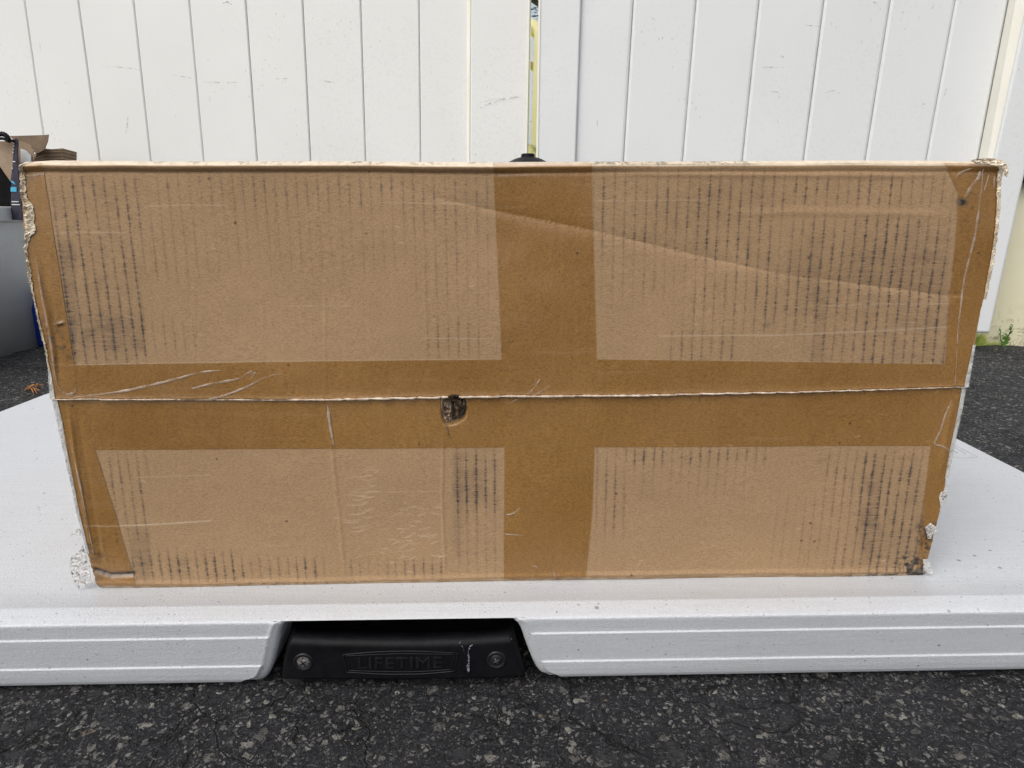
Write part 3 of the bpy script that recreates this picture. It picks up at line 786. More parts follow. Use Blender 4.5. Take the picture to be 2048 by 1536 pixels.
# torn pale paper down the left edge and the rubbed right edge
def edge_ribbon(name, ys, fl, fr, mat, seed, amp, off=.9):
    rnd = np.random.default_rng(seed)
    ny = len(ys); nx = 12
    u = np.linspace(0, 1, nx)[None]
    L = fl(ys)[:, None]; Rr = fr(ys)[:, None]
    x = L + (Rr - L) * u; y = ys[:, None] + 0 * u + rnd.uniform(-.6, .6, (ny, nx))
    h = off + amp * (vnoise(ny, nx, 3, 2, seed) - .3) * np.sin(u * math.pi) + amp * .2 * rnd.uniform(-1, 1, (ny, nx)) * np.sin(u * math.pi)
    p = Pbox(x, y) + CREAM_N * ((samp(HT, x, y) * np.clip(u * 3, 0, 1) + h) * .001)[..., None]
    # curl the outer side back round the corner
    p[..., 1] += (1 - np.clip(u * 2.2, 0, 1)) ** 2 * .006
    o = cpart(grid_obj(name, p, mat, smooth=False))
    m = o.modifiers.new('thick', 'SOLIDIFY'); m.thickness = .0005
    return o
lef = lambda y: np.interp(y, *np.array(left_edge).T); ref = lambda y: np.interp(y, *np.array(right_edge).T)
ys = np.arange(322, 566, 1.6)
wl = lambda y: lef(y) + np.interp(y, [322, 335, 360, 380, 396, 410, 430, 450, 462, 475, 485, 500, 566], [16, 10, 8, 10, 12, 22, 24, 22, 25, 12, 8, 4, 3]) + jag(y, 2.2, 21)
edge_ribbon('torn_paper_edge', ys, lambda y: lef(y) - 5 + jag(y, 1.6, 22), wl, M['torn'], 5, 2.4)
ys = np.arange(560, 742, 1.8)
edge_ribbon('torn_paper_edge', ys, lambda y: lef(y) - 3 + jag(y, 1.2, 23), lambda y: lef(y) + 2 + np.abs(jag(y, 1.5, 24)), M['torn'], 6, .8)
ys = np.arange(738, 1110, 2.)
edge_ribbon('tape_fringe', ys, lambda y: lef(y) - np.interp(y, [738, 800, 850, 960, 1110], [4, 13, 12, 7, 4]), lambda y: lef(y) + 4, M['foil'], 7, .6)
ys = np.arange(330, 600, 1.8)
edge_ribbon('torn_paper_edge', ys, lambda y: ref(y) + 4 + jag(y, 1.8, 25), lambda y: ref(y) - np.interp(y, [330, 360, 420, 600], [4, 7, 4, 2]) - np.abs(jag(y, 1.2, 26)), M['torn'], 8, 1.2)
ys = np.arange(690, 960, 2.)
edge_ribbon('tape_fringe', ys, lambda y: ref(y) + np.interp(y, [690, 760, 850, 960], [2, 7, 6, 4]), lambda y: ref(y) - 5, M['foil'], 9, .6)
# crumpled white film bunched on the top right corner
def film_scrap(name, px_pts, seed, mat, amp=.0016, off=.0, step=3.0):
    rnd = random.Random(seed)
    P = [Vector(p) for p in px_pts]; k = len(P)
    xs = [p.x for p in P]; ys_ = [p.y for p in P]
    x = min(xs)
    while x < max(xs):
        y = min(ys_)
        while y < max(ys_):
            P.append(Vector((x + rnd.uniform(-1, 1), y + rnd.uniform(-1, 1)))); y += step
        x += step
    vs, es, fs, *_ = delaunay_2d_cdt(P, [], [list(range(k))], 1, 1e-6)
    V = []
    for v in vs:
        p = Pbox(np.array(v.x), np.array(v.y)) + CREAM_N * (off + rnd.uniform(-amp, amp)); V.append(tuple(p))
    o = cpart(mesh_obj(name, V, fs, mat)); m = o.modifiers.new('thick', 'SOLIDIFY'); m.thickness = .0003
    return o
c6 = lambda L: [(120 + a / 9.6, 1040 + b / 9.6) for a, b in L]
film_scrap('tape_scrap', c6([(440, 470), (400, 560), (330, 620), (230, 690), (205, 760), (200, 850), (205, 950), (240, 1100), (290, 1190), (345, 1255), (368, 1345), (380, 1290), (450, 1285), (510, 1270), (560, 1225), (600, 1200), (600, 1050), (560, 850), (520, 700)]), 2, M['film'], .0007)
film_scrap('tape_scrap', c6([(200, 305), (260, 225), (330, 170), (385, 150), (410, 290), (330, 300), (245, 285)]), 3, M['foil'], .001)
c5 = lambda L: [(1780 + a / 8.53, 1000 + b / 8.53) for a, b in L]
film_scrap('tape_scrap', c5([(600, 470), (700, 400), (760, 440), (800, 470), (795, 530), (730, 590), (690, 650), (640, 660)]), 4, M['film'], .0007)
film_scrap('tape_scrap', c5([(570, 1010), (640, 1020), (685, 1080), (685, 1130), (650, 1150), (715, 1170), (735, 1230), (690, 1262), (620, 1240), (560, 1230)]), 5, M['film'], .0007)
c3 = lambda L: [(1880 + a / 7.68, 300 + b / 7.68) for a, b in L]
film_scrap('tape_scrap', c3([(380, 175), (450, 145), (620, 138), (820, 145), (900, 190), (945, 250), (965, 310), (955, 420), (925, 380), (915, 300), (880, 250), (700, 240), (650, 235), (500, 215)]), 6, M['pale_paper'], .0009, .004, 2.4)
film_scrap('tape_scrap', [(1985, 968), (1993, 975)] and [(1884, 985), (1895, 978), (1893, 990), (1886, 1004), (1880, 1012), (1879, 995)], 8, M['film'], .001)

# ------------------------------------------------------------------ folding table
TX0, TX1 = -.79 * S, .604 * S
TD = .72 * S
table = empty('folding_table', ((TX0 + TX1) / 2, YTF + .3, 0))
tag(table, 'white plastic folding table lying flat on the asphalt, black handle in its edge', 'folding table')
def tpart(o): return world_parent(o, table)
def ytf(x): return YTF + KTF * x
def build_table():
    # top sheet with a shallow chamfer along its front and rounded far corners
    xs = np.concatenate([[TX0 + .002], np.linspace(TX0 + .010, TX1 - .010, 60), [TX1 - .002]])
    prof = [(.0172, 0.0), (.0164, .0004), (.0150, .0002), (.0080, -.0008), (.0026, -.0016), (.0012, -.0022)]   # (distance behind front, dz)
    rows = []
    for yo, dz in prof[::-1]: rows.append([(x, ytf(x) + yo, ZT + dz) for x in xs])
    for t in np.linspace(0, 1, 24)[1:]: rows.append([(x, ytf(x) + .0172 + (TD - .027) * t, ZT) for x in xs])
    rows.append([(x, ytf(x) + TD - .004, ZT - .002) for x in xs])
    V = np.array(rows)[::-1]
    o = tpart(grid_obj('table_top', V, M['table']))
    # front wall: fine height field with the handle notch cut out
    notch_px = [(480, 1395), (500, 1372), (528, 1361), (543, 1337), (553, 1300), (559, 1268), (567, 1252), (582, 1246), (700, 1245), (850, 1244), (1010, 1242), (1029, 1246), (1041, 1261), (1055, 1300), (1069, 1333), (1082, 1350), (1102, 1359), (1125, 1380)]
    npth = smooth_path(notch_px, 6)
    ztop = ZT - .0022; SL = .21
    def on_front(px, py): return on_plane(px, py, (-KTF, 1, SL), YTF + SL * ztop)
    W3 = on_front(npth[:, 0], npth[:, 1])
    poly = [(p[0], p[2]) for p in W3]
    poly = [(poly[0][0], -.03)] + poly + [(poly[-1][0], -.03)]
    xn0, xn1 = min(p[0] for p in poly) - .02, max(p[0] for p in poly) + .02
    xs = np.concatenate([np.linspace(TX0, xn0, 60)[:-1], np.arange(xn0, xn1, .0009), np.linspace(xn1, TX1, 60)])
    ztop = ZT - .0022; ZB = -.0088; zr = np.linspace(ztop, ZB, 124)
    X, Z = np.meshgrid(xs, zr)
    A = np.array(poly)
    def sdf(X, Z):
        D = np.full(X.shape, 9., float); NX = np.zeros(X.shape); NZ = np.zeros(X.shape)
        for a, b in zip(A[:-1], A[1:]):
            dd = b - a; l2 = dd @ dd
            if l2 < 1e-14: continue
            t = np.clip(((X - a[0]) * dd[0] + (Z - a[1]) * dd[1]) / l2, 0, 1)
            qx = a[0] + t * dd[0]; qz = a[1] + t * dd[1]; dist = np.hypot(X - qx, Z - qz)
            m = dist < D; D[m] = dist[m]; NX[m] = qx[m]; NZ[m] = qz[m]
        ins = inside([tuple(p) for p in A], X, Z)
        return np.where(ins, -D, D), NX, NZ
    D, NX, NZ = sdf(X, Z)
    # snap vertices just inside the notch on to its outline
    ins = D < 0; near = ins & (D > -.0013)
    X2 = np.where(near, NX, X); Z2 = np.where(near, NZ, Z); D2 = np.where(near, 0, D)
    # profile: ledges at two heights, rounded foot, rounded notch lip
    lipw = .0060
    m = np.clip((D2 - lipw) / .0012, 0, 1)
    zl1 = on_front(np.array(300.), np.array(1277.))[2]; zl2 = on_front(np.array(300.), np.array(1332.))[2]
    st = -.0011 * (np.clip((zl1 - Z2) / .0004, 0, 1) + np.clip((zl2 - Z2) / .0004, 0, 1)) * m
    foot = np.interp(Z2, [ZB, ZB + .001, ZB + .003, ZB + .006, ZB + .011], [.0055, .0030, .0012, .0003, 0])
    slope = (ztop - Z2) * SL
    q = np.clip(1 - D2 / lipw, 0, 1)
    lip = .0045 * (1 - np.sqrt(np.clip(1 - q * q, 0, 1))) - .0007 * np.exp(-((D2 - lipw) / .0012) ** 2)
    topr = np.interp(ztop - Z2, [0, .0006, .002], [.0012, .0003, 0])
    Y = YTF + KTF * X2 + st + foot + slope + lip + topr
    V = np.stack([X2, Y, Z2], -1)
    keepv = ~ins | near
    fm = keepv[:-1, :-1] & keepv[1:, :-1] & keepv[:-1, 1:] & keepv[1:, 1:]
    o = tpart(grid_obj('front_edge', V, M['table'], mask=fm))
    # lip running back inside the notch
    bm = bmesh.new(); prev = None
    for (x, z) in poly[1:-1]:
        z = max(z, ZB)
        y0 = YTF + KTF * x + .0042 + (ztop - z) * SL
        cur = [bm.verts.new((x, y0, z)), bm.verts.new((x, y0 + .012, z)), bm.verts.new((x, y0 + .030, z))]
        if prev:
            for k in range(2): bm.faces.new((prev[k], cur[k], cur[k + 1], prev[k + 1]))
        prev = cur
    tpart(from_bm('notch_lip', bm, M['table'], smooth=True))
    # side walls and underside
    n = Vector((-KTF, 1, 0)).normalized()
    for x, nm in ((TX0, 'side_edge'), (TX1, 'side_edge')):
        w = .004 if x < 0 else -.004
        a, b = sorted((x + w * .4, x + w * 1.4))
        bm = bmesh.new(); y0 = ytf(x) + .006; box_bm(bm, a, b, y0, y0 + TD - .012, -.008, ZT - .0008)
        bevel(tpart(from_bm(nm, bm, M['table'])), .0018)
    bm = bmesh.new(); yb = ytf(TX0) + TD; box_bm(bm, TX0 + .006, TX1 - .006, yb - .004, yb + .006, -.008, ZT - .001)
    bevel(tpart(from_bm('rear_edge', bm, M['table'])), .002)
    # black liner added behind the handle, standing in for deep shade
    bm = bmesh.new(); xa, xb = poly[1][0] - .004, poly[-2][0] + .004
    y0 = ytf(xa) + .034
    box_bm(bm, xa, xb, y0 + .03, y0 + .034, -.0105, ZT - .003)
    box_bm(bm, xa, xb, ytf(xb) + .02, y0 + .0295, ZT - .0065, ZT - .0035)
    tpart(from_bm('handle_shade_liner', bm, M['black_in']))
    return poly
poly = build_table()

def build_handle():
    YH = YTF + .0050
    root_n = np.array([KTF, -1, 0]) / math.hypot(KTF, 1)
    def H(px, py, off=0.): return on_y(np.asarray(px, float), np.asarray(py, float), YH, KTF) + root_n * off
    # cross profile swept from left to right, top edge rolled back
    top = [(566, 1277), (580, 1275), (650, 1279), (760, 1281), (850, 1281), (930, 1278), (1020, 1272), (1030, 1274)]
    bot = [(558, 1357), (640, 1358), (800, 1358), (1000, 1356), (1050, 1351), (1054, 1350)]
    lft = [(1272, 577), (1300, 568), (1330, 562), (1360, 558)]; rgt = [(1272, 1028), (1300, 1037), (1330, 1046), (1352, 1054)]
    nx, ny = 150, 30
    u = np.linspace(0, 1, nx)[None]; v = np.linspace(0, 1, ny)[:, None]
    x = 560 + 490 * u + 0 * v
    for _ in range(3):
        ya = np.interp(x, *np.array(top).T); yb = np.interp(x, *np.array(bot).T); y = ya + (yb - ya) * v
        x = np.interp(y, *np.array(lft).T) + (np.interp(y, *np.array(rgt).T) - np.interp(y, *np.array(lft).T)) * u
    px_top = np.clip(v * (ny - 1), 0, 9) / 9
    back = .010 * (1 - np.sqrt(np.clip(1 - (1 - np.clip(v / .20, 0, 1)) ** 2, 0, 1)))
    back = back + .006 * ((1 - np.clip(u / .022, 0, 1)) ** 2 + (1 - np.clip((1 - u) / .022, 0, 1)) ** 2)
    P = H(x, y) - root_n * back[..., None]
    P[..., 2] = np.maximum(P[..., 2], -.008)
    h = tpart(grid_obj('carry_handle', P, M['black']))
    m = h.modifiers.new('thick', 'SOLIDIFY'); m.thickness = .003; m.offset = -1
    # back bar so that it has depth
    def sub(o):
        o.parent = h; o.matrix_parent_inverse = h.matrix_basis.inverted(); return o
    # emblem frame: two nested ribs
    bm = bmesh.new()
    for g, r in ((0, .00042), (5, .00030)):
        a = [(686 + g, 1309 + g * .5), (690 + g, 1326), (693 + g, 1344 - g * .7), (760, 1347.5 - g), (805, 1348 - g), (850, 1347 - g), (909 - g, 1342 - g * .7), (912 - g, 1325), (915 - g, 1306 + g * .5), (850, 1302.5 + g), (800, 1302 + g), (745, 1304 + g), (686 + g, 1309 + g * .5)]
        segs = [a[0:3], a[2:7], a[6:9], a[8:13]]
        for sgm in segs:
            q = smooth_path(sgm, 5); tube(bm, H(q[:, 0], q[:, 1], .0002), r, 6, 1, root_n)
    sub(from_bm('emblem_frame', bm, M['black_rib'], smooth=True))
    cu = bpy.data.curves.new('lettering', 'FONT'); cu.body = 'LIFETIME'; cu.size = 1; cu.extrude = .02; cu.bevel_depth = .012; cu.align_x = 'CENTER'; cu.align_y = 'CENTER'; cu.space_character = 1.05
    to = bpy.data.objects.new('lettering', cu); C.objects.link(to)
    dg = bpy.context.evaluated_depsgraph_get(); dg.update()
    me = bpy.data.meshes.new_from_object(to.evaluated_get(dg)); bpy.data.objects.remove(to)
    co = np.array([v.co[:] for v in me.vertices]); 
    a, b = co[:, 0].min(), co[:, 0].max(); zc, zd = co[:, 1].min(), co[:, 1].max()
    lx = 716 + (885 - 716) * (co[:, 0] - a) / (b - a); ly = 1336 - (1336 - 1314) * (co[:, 1] - zc) / (zd - zc) + (lx - 800) * -.01
    Pn = H(lx, ly, 0) + root_n * ((co[:, 2] + .033) * .010)[:, None]
    for v_, p in zip(me.vertices, Pn): v_.co = p
    me.materials.clear(); me.materials.append(M['black_rib'])
    sub(link(bpy.data.objects.new('lettering', me)))
    # screws in round recesses
    for cx, cy, wear_ in ((607, 1324, True), (993, 1320, False)):
        c = H(cx, cy, 0.0)
        bm = bmesh.new()
        ring = [(0, .0010), (.35, .0011), (.75, .0006), (1.0, -.0001)]
        def dome(bm, rad, off, prof, seg=28):
            ux = Vector((1, KTF, 0)).normalized(); uz = Vector((0, 0, 1)); nn = Vector(root_n); prev = None
            for t, hgt in prof:
                r = max(rad * t, 1e-5)
                cur = [bm.verts.new(Vector(c) + ux * r * math.cos(k * 2 * math.pi / seg) + uz * r * math.sin(k * 2 * math.pi / seg) + nn * (off + hgt)) for k in range(seg)]
                if prev:
                    for k in range(seg): bm.faces.new((prev[k], cur[k], cur[(k + 1) % seg], prev[(k + 1) % seg]))
                else: bm.faces.new(cur)
                prev = cur
            bmesh.ops.recalc_face_normals(bm, faces=bm.faces)
        dome(bm, .0068, .0, [(.72, .0001), (.82, .0008), (.92, .0008), (1.0, .0)])
        sub(from_bm('screw_seat', bm, M['black_rib'], smooth=True))
        bm = bmesh.new(); dome(bm, .0044, .0003, ring)
        sc = sub(from_bm('screw', bm, M['steel'] if wear_ else M['black_rib'], smooth=True))
        bm = bmesh.new()
        ux = Vector((1, KTF, 0)).normalized(); uz = Vector((0, 0, 1)); nn = Vector(root_n)
        for ang in (.5, .5 + math.pi / 2):
            d1 = ux * math.cos(ang) + uz * math.sin(ang)
            tube(bm, [Vector(c) + d1 * s_ * .0022 + nn * .00125 for s_ in (-1, 0, 1)], .0005, 6, .5, root_n)
        sub(from_bm('screw_cross', bm, M['black_in'] if wear_ else M['steel_dim'], smooth=True))
    # white scrape
    bm = bmesh.new()
    sc_pts = [(918, 1287), (926, 1284), (940, 1286), (952, 1287), (944, 1291), (939, 1294), (941, 1298), (936, 1301), (938, 1306), (934, 1310), (939, 1314), (935, 1320), (939, 1326), (936, 1332), (939, 1341), (936, 1345), (934, 1337), (932, 1325), (930, 1312), (928, 1302), (925, 1294)]
    vs = [bm.verts.new(H(a, b, .0003 - .010 * (1 - math.sqrt(max(0, 1 - (1 - min(1, max(0, (b - 1279) / 77) / .20)) ** 2))))) for a, b in sc_pts]
    f = bm.faces.new(vs); bmesh.ops.triangulate(bm, faces=[f])
    sub(from_bm('scrape_mark', bm, M['scuff']))
    bm = bmesh.new(); q = smooth_path([(1003, 1287), (1012, 1284), (1024, 1281)], 5)
    tube(bm, H(q[:, 0], q[:, 1], -.0016), .0004, 5, .5, root_n)
    sub(from_bm('scrape_mark', bm, M['scuff'], smooth=True))
M['black_rib'] = simple('black_moulded_rib', (.006, .006, .007), (.014, .014, .016), 90, .38, .2, .0005, .3)
M['steel_dim'] = simple('dim_steel', (.05, .05, .05), (.12, .12, .12), 400, .4, .4, .001, .5)
build_handle()

# embossed badge on the table top beside the right edge (reads along the edge)
def build_badge():
    xe = TX1 - .012
    M['emboss'] = simple('emboss_shadow_line', (.36, .37, .38), (.46, .47, .48), 80, .6, .1, .001, .3)
    a = on_z(np.array(1955.), np.array(914.), ZT); b = on_z(np.array(1908.), np.array(889.), ZT)
    # frame in (s = along edge away from the viewer, t = inward from edge)
    y0, x0 = a[1], a[0]
    bm = bmesh.new()
    def Q(s, t): return (x0 - t, y0 + s, ZT + .0001)
    for pts, r in (([Q(0, 0), Q(.16, 0)], .0005), ([Q(.010, .006), Q(.15, .006)], .0006), ([Q(0, 0), Q(-.004, .017), Q(0, .034)], .0004),
                   ([Q(0, .034), Q(.16, .036)], .0004), ([Q(.16, 0), Q(.164, .018), Q(.16, .036)], .0004)):
        tube(bm, pts, r, 5, .5, (0, 0, 1))
    bd = tpart(from_bm('embossed_badge', bm, M['emboss'], smooth=True))
    cu = bpy.data.curves.new('lettering', 'FONT'); cu.body = 'LIFETIME'; cu.size = .022; cu.extrude = .0002; cu.space_character = 1.1
    to = bpy.data.objects.new('lettering', cu); C.objects.link(to)
    dg = bpy.context.evaluated_depsgraph_get(); dg.update()
    me = bpy.data.meshes.new_from_object(to.evaluated_get(dg)); bpy.data.objects.remove(to)
    co = np.array([v.co[:] for v in me.vertices]); w = co[:, 0].max()
    # hollow look: keep it thin, letters start at the far end
    for v_, c in zip(me.vertices, co):
        v_.co = (x0 - .012 - (.016 - c[1]) if False else x0 - .028 + c[1], y0 + .012 + (w - c[0]) * (.135 / w), ZT + .0002 + c[2])
    me.materials.clear(); me.materials.append(M['emboss'])
    lt = link(bpy.data.objects.new('lettering', me), bd); lt.matrix_parent_inverse = bd.matrix_basis.inverted()
build_badge()

# ------------------------------------------------------------------ gates
NF = np.array([KFN, -1, 0]) / math.hypot(KFN, 1)                  # towards the camera
def Xf(px, py): return Pfn(np.array(float(px)), np.array(float(py)))
def line3(xa, ya, xb, yb, off, z0, z1):
    """3-D line on the gate plane (off metres in front) through two pixels, cut at heights z0, z1"""
    p = on_y(np.array(float(xa)), np.array(float(ya)), YFN - off, KFN); q = on_y(np.array(float(xb)), np.array(float(yb)), YFN - off, KFN)
    def at(z): return p + (q - p) * (z - p[2]) / (q[2] - p[2])
    return at(z0), at(z1)
ZG0, ZG1 = .040, 1.75
def gate(name, label, lines, stile_a, stile_b, mat, matst, gw=1.0):
    b0 = line3(*lines[0], 0, ZG0, ZG1)[0]
    root = empty(name, tuple(b0)); tag(root, label, 'gate', 'white vinyl gate leaves behind the box')
    bm = bmesh.new(); g = .0032; dp = .0035
    bg_ = bmesh.new()
    for (la, lb) in zip(lines[:-1], lines[1:]):
        a0, a1 = line3(*la, 0, ZG0 + .02, ZG1 - .03); c0, c1 = line3(*lb, 0, ZG0 + .02, ZG1 - .03)
        ex = (c0 - a0) / np.linalg.norm(c0 - a0)
        prof = [(g * .35, -dp), (g * .55, -.001), (g * 1.3, 0.0), (-1, 0)]
        row = []
        wd = np.linalg.norm(c0 - a0)
        sides = [(.0004 * gw, -dp), (.0012 * gw, -.0016), (.0034 * gw, 0.), (wd - .0034 * gw, 0.), (wd - .0012 * gw, -.0016), (wd - .0004 * gw, -dp)]
        tilt = random.uniform(-.0012, .0012)
        vs = []
        for s_, o_ in sides:
            tt = s_ / wd
            lo = a0 + (c0 - a0) * tt + NF * (o_ + tilt * (tt - .5)); hi = a1 + (c1 - a1) * tt + NF * (o_ + tilt * (tt - .5))
            vs.append((bm.verts.new(lo), bm.verts.new(hi)))
        for (l0, h0), (l1, h1) in zip(vs[:-1], vs[1:]): bm.faces.new((l0, l1, h1, h0))
    p = world_parent(from_bm('board_panel', bm, mat), root)
    # grimy backing seen at the bottom of the grooves
    a0, a1 = line3(*lines[0], -.0042, ZG0 + .02, ZG1 - .03); c0, c1 = line3(*lines[-1], -.0042, ZG0 + .02, ZG1 - .03)
    world_parent(slab('groove_backing', [a0, c0, c1, a1], .02, M['groove'], None, -NF), root)
    for (la, lb, prot) in (stile_a, stile_b):
        if la is None: continue
        a0, a1 = line3(*la, prot, ZG0, ZG1); c0, c1 = line3(*lb, prot, ZG0, ZG1)
        o = world_parent(slab('stile', [a0, c0, c1, a1], prot + .03, matst, None, -NF), root)
        bevel(o, .007 if prot > .03 else .004, 4)
    return root
def L(x0, y0, x1, y1): return (x0, y0, x1, y1)
left_lines = [L(-58 - 108 * 2, 0, 30 - 107 * 2 + 14 - 40, 318), L(-58 - 106, 0, -12 - 106, 318), L(-58, 0, -12, 318), L(49, 0, 94, 318), L(156, 0, 199, 318), L(267, 0, 301.5, 318), L(378, 0, 407, 318), L(491, 0, 514, 318), L(605, 0, 621, 318), L(721, 0, 731, 318), L(838, 0, 841.5, 318), L(948, 0, 946, 318)]
left_lines = left_lines[2:]
extra = []
for k in (1, 2, 3, 4): extra.insert(0, L(49 - 107 * (k + 1), 0, 94 - 105 * (k + 1) + 2 * k, 318))
gl = gate('vinyl_gate', 'left white vinyl gate leaf, boards with faint scuffs, behind the cardboard box and grey bin', extra + left_lines,
          (L(942, 0, 940, 318), L(1057, 0, 1051, 318), .016), (None, None, 0), M['vinyl'], M['vinyl'])
right_lines = [L(1158, 0, 1148, 318), L(1267, 0, 1247.5, 318), L(1393, 0, 1366, 318), L(1519, 0, 1485.6, 318), L(1649, 0, 1608, 318), L(1782, 0, 1732, 318), L(1912, 0, 1853.7, 318), L(2018, 0, 1957, 318)]
gr = gate('vinyl_gate', 'right white vinyl gate leaf with dark flecks and wide grooves, beside the yellowed post', right_lines,
          (L(1079, 0, 1074, 318), L(1162, 0, 1151, 318), .012), (L(2056, 0, 1988, 318), L(2128, 0, 2058, 318), .055), M['vinyl2'], M['vinyl2'], 1.9)
# outer stile's inner return, its warm sunlight painted as a cream strip
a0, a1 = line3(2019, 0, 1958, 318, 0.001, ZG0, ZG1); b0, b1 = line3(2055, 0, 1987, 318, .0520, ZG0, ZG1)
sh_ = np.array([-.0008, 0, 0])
world_parent(slab('lit_edge_strip', [a0 + sh_, b0 + sh_, b1 + sh_, a1 + sh_], .0006, M['cream'], None, (-1, 0, 0)), gr)
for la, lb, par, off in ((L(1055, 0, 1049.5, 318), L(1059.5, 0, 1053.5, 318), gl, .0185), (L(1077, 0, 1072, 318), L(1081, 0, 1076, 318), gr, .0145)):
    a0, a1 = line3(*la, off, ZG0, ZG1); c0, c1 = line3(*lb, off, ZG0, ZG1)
    world_parent(slab('lit_edge_strip', [a0, c0, c1, a1], .04, M['cream'], None, -NF), par)  # lit stile edges beside the gap, painted as added strips
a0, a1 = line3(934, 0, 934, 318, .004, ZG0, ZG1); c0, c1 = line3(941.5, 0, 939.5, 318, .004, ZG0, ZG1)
bevel(world_parent(slab('lit_edge_strip', [a0, c0, c1, a1], .02, M['cream'], None, -NF), gl), .003)  # light caught on the stile's rounded edge, painted as a strip

def scuffs(root, lines):
    for pts, w in lines:
        bm = bmesh.new()
        q = smooth_path(pts, 6); off = .018 if 945 < pts[0][0] < 1060 else .0008
        P = on_y(q[:, 0], q[:, 1], YFN - off, KFN); n = len(q)
        tube(bm, P, [w * (.3 + random.random()) * math.sin(math.pi * (.08 + .84 * i / n)) for i in range(n)], 5, .25, NF)
        world_parent(from_bm('scuff_mark', bm, M['grey_scuff'], smooth=True), root)
def grey_scuff():
    t = NT('grey_scuff'); v = t.coord()
    return t.out((.50, .51, .49), .6, None, .3, Alpha=t.ramp(t.noise(v, 120, 3), [(.40, .0), (.64, .26)]))
M['grey_scuff'] = grey_scuff()
scuffs(gl, [([(200, 132), (240, 134), (280, 140)], .0012), ([(405, 163), (440, 165), (476, 165)], .0014), ([(345, 150), (386, 156)], .001), ([(960, 216), (980, 206), (1012, 196), (1046, 192)], .0026),
            ([(960, 206), (985, 198), (1010, 195)], .002), ([(252, 268), (256, 234)], .002), ([(445, 6), (455, 4), (463, 9)], .002), ([(640, 160), (668, 165)], .001), ([(550, 158), (575, 157)], .0016), ([(335, 176), (340, 178)], .0022)])
scuffs(gr, [([(1886, 197), (1893, 177)], .0014), ([(1523, 135), (1545, 134), (1570, 135)], .0012), ([(1558, 186), (1559, 196)], .0016), ([(1555, 238), (1555, 246)], .0018), ([(1560, 110), (1569, 115)], .0014),
            ([(1540, 182), (1556, 184)], .0012), ([(1650, 185), (1670, 181), (1680, 188)], .0014), ([(1745, 3), (1760, 8)], .0016), ([(1610, 50), (1640, 53)], .001), ([(1845, 207), (1849, 208)], .002), ([(1300, 33), (1310, 40)], .001)])
# end post, slightly turned, with the gate's black hinge tip
def build_post():
    A = on_z(np.array(1946.), np.array(687.), 0.0); Bp = on_z(np.array(2040.), np.array(688.), 0.0)
    A = np.array([A[0] - .02, A[1] + .03, 0]); 
    d = Bp - A; n = np.array([-d[1], d[0], 0]); n /= np.linalg.norm(n)
    e = d / np.linalg.norm(d)
    root = empty('fence_post', tuple(Bp)); tag(root, 'yellowed vinyl post with mud at its foot, right of the gate', 'post')
    r2 = np.array([math.cos(R(6)), math.sin(R(6)), 0])
    Cc = Bp + r2 * .12
    up = np.array([.0235, 0, 1.0]) * 1.85
    base = [A, Bp, Cc, Cc + n * .14, A + n * .14]
    V = [tuple(p + np.array([0, 0, -.012])) for p in base] + [tuple(p + up) for p in base]
    k = 5; F_ = [(0, 1, 6, 5), (1, 2, 7, 6), (2, 3, 8, 7), (3, 4, 9, 8), (4, 0, 5, 9), (9, 8, 7, 6, 5)]
    o = mesh_obj('post_shaft', V, F_, M['post']); world_parent(bevel(o, .008, 4), root)
    hx = on_y(np.array([2040., 2075., 2075., 2052.]), np.array([345., 338., 372., 362.]), Bp[1] - .012)
    world_parent(slab('hinge', list(hx), .02, M['black'], None, (0, 1, 0)), root)
build_post()
# neighbouring wall of boards continuing out of frame on the right
# weeds and grass at the foot of the post
def weed(root_p, hgt, seed, name, label, mat):
    rnd = random.Random(seed); root = empty(name, tuple(root_p)); tag(root, label, 'weed')
    bm = bmesh.new()
    for (dx, h) in ((-.5, .7), (.35, 1.0), (0.05, .5)):
        p0 = Vector(root_p); p1 = p0 + Vector((dx * hgt * .35, 0, h * hgt * .5)); p2 = p0 + Vector((dx * hgt * .6, -.002, h * hgt))
        tube(bm, [p0, p1, p2], [.0018, .0013, .0008], 5)
        for k in range(8):
            t = .3 + .7 * k / 7; b = p0.lerp(p2, t); a = rnd.uniform(0, 6.3); L_ = hgt * rnd.uniform(.14, .24)
            dr = Vector((math.cos(a), math.sin(a) * .6, .6)).normalized(); sd_ = dr.cross(Vector((.3, 1, .2))).normalized()
            v = [bm.verts.new(b), bm.verts.new(b + dr * L_ * .5 + sd_ * L_ * .25), bm.verts.new(b + dr * L_), bm.verts.new(b + dr * L_ * .5 - sd_ * L_ * .25)]
            bm.faces.new(v)
    world_parent(from_bm('stem_and_leaves', bm, mat), root)
wp = on_z(np.array(2004.), np.array(689.), 0.0)
weed((wp[0], wp[1] - .006, -.006), .054, 4, 'weed', 'small green weed growing at the foot of the yellowed post', M['weed'])
def tuft():
    rnd = random.Random(8); bm = bmesh.new()
    for k in range(420):
        px = rnd.uniform(1925, 2046) if k % 3 else rnd.uniform(1925, 1968)
        p = on_z(np.array(px), np.array(686 + rnd.uniform(-1.5, 1.5)), 0.0)
        h = rnd.uniform(.004, .011) if px > 1968 else rnd.uniform(.01, .034)
        lean = rnd.uniform(-.5, .5) * h; w = rnd.uniform(.0006, .0016)
        v = [bm.verts.new((p[0] - w, p[1], -.008)), bm.verts.new((p[0] + w, p[1], -.008)), bm.verts.new((p[0] + lean, p[1] + rnd.uniform(-.5, .3) * h, h))]
        bm.faces.new(v)
    tag(from_bm('grass', bm, M['grass']), 'thin line of bright grass along the gate foot', 'grass', kind='stuff')
tuft()
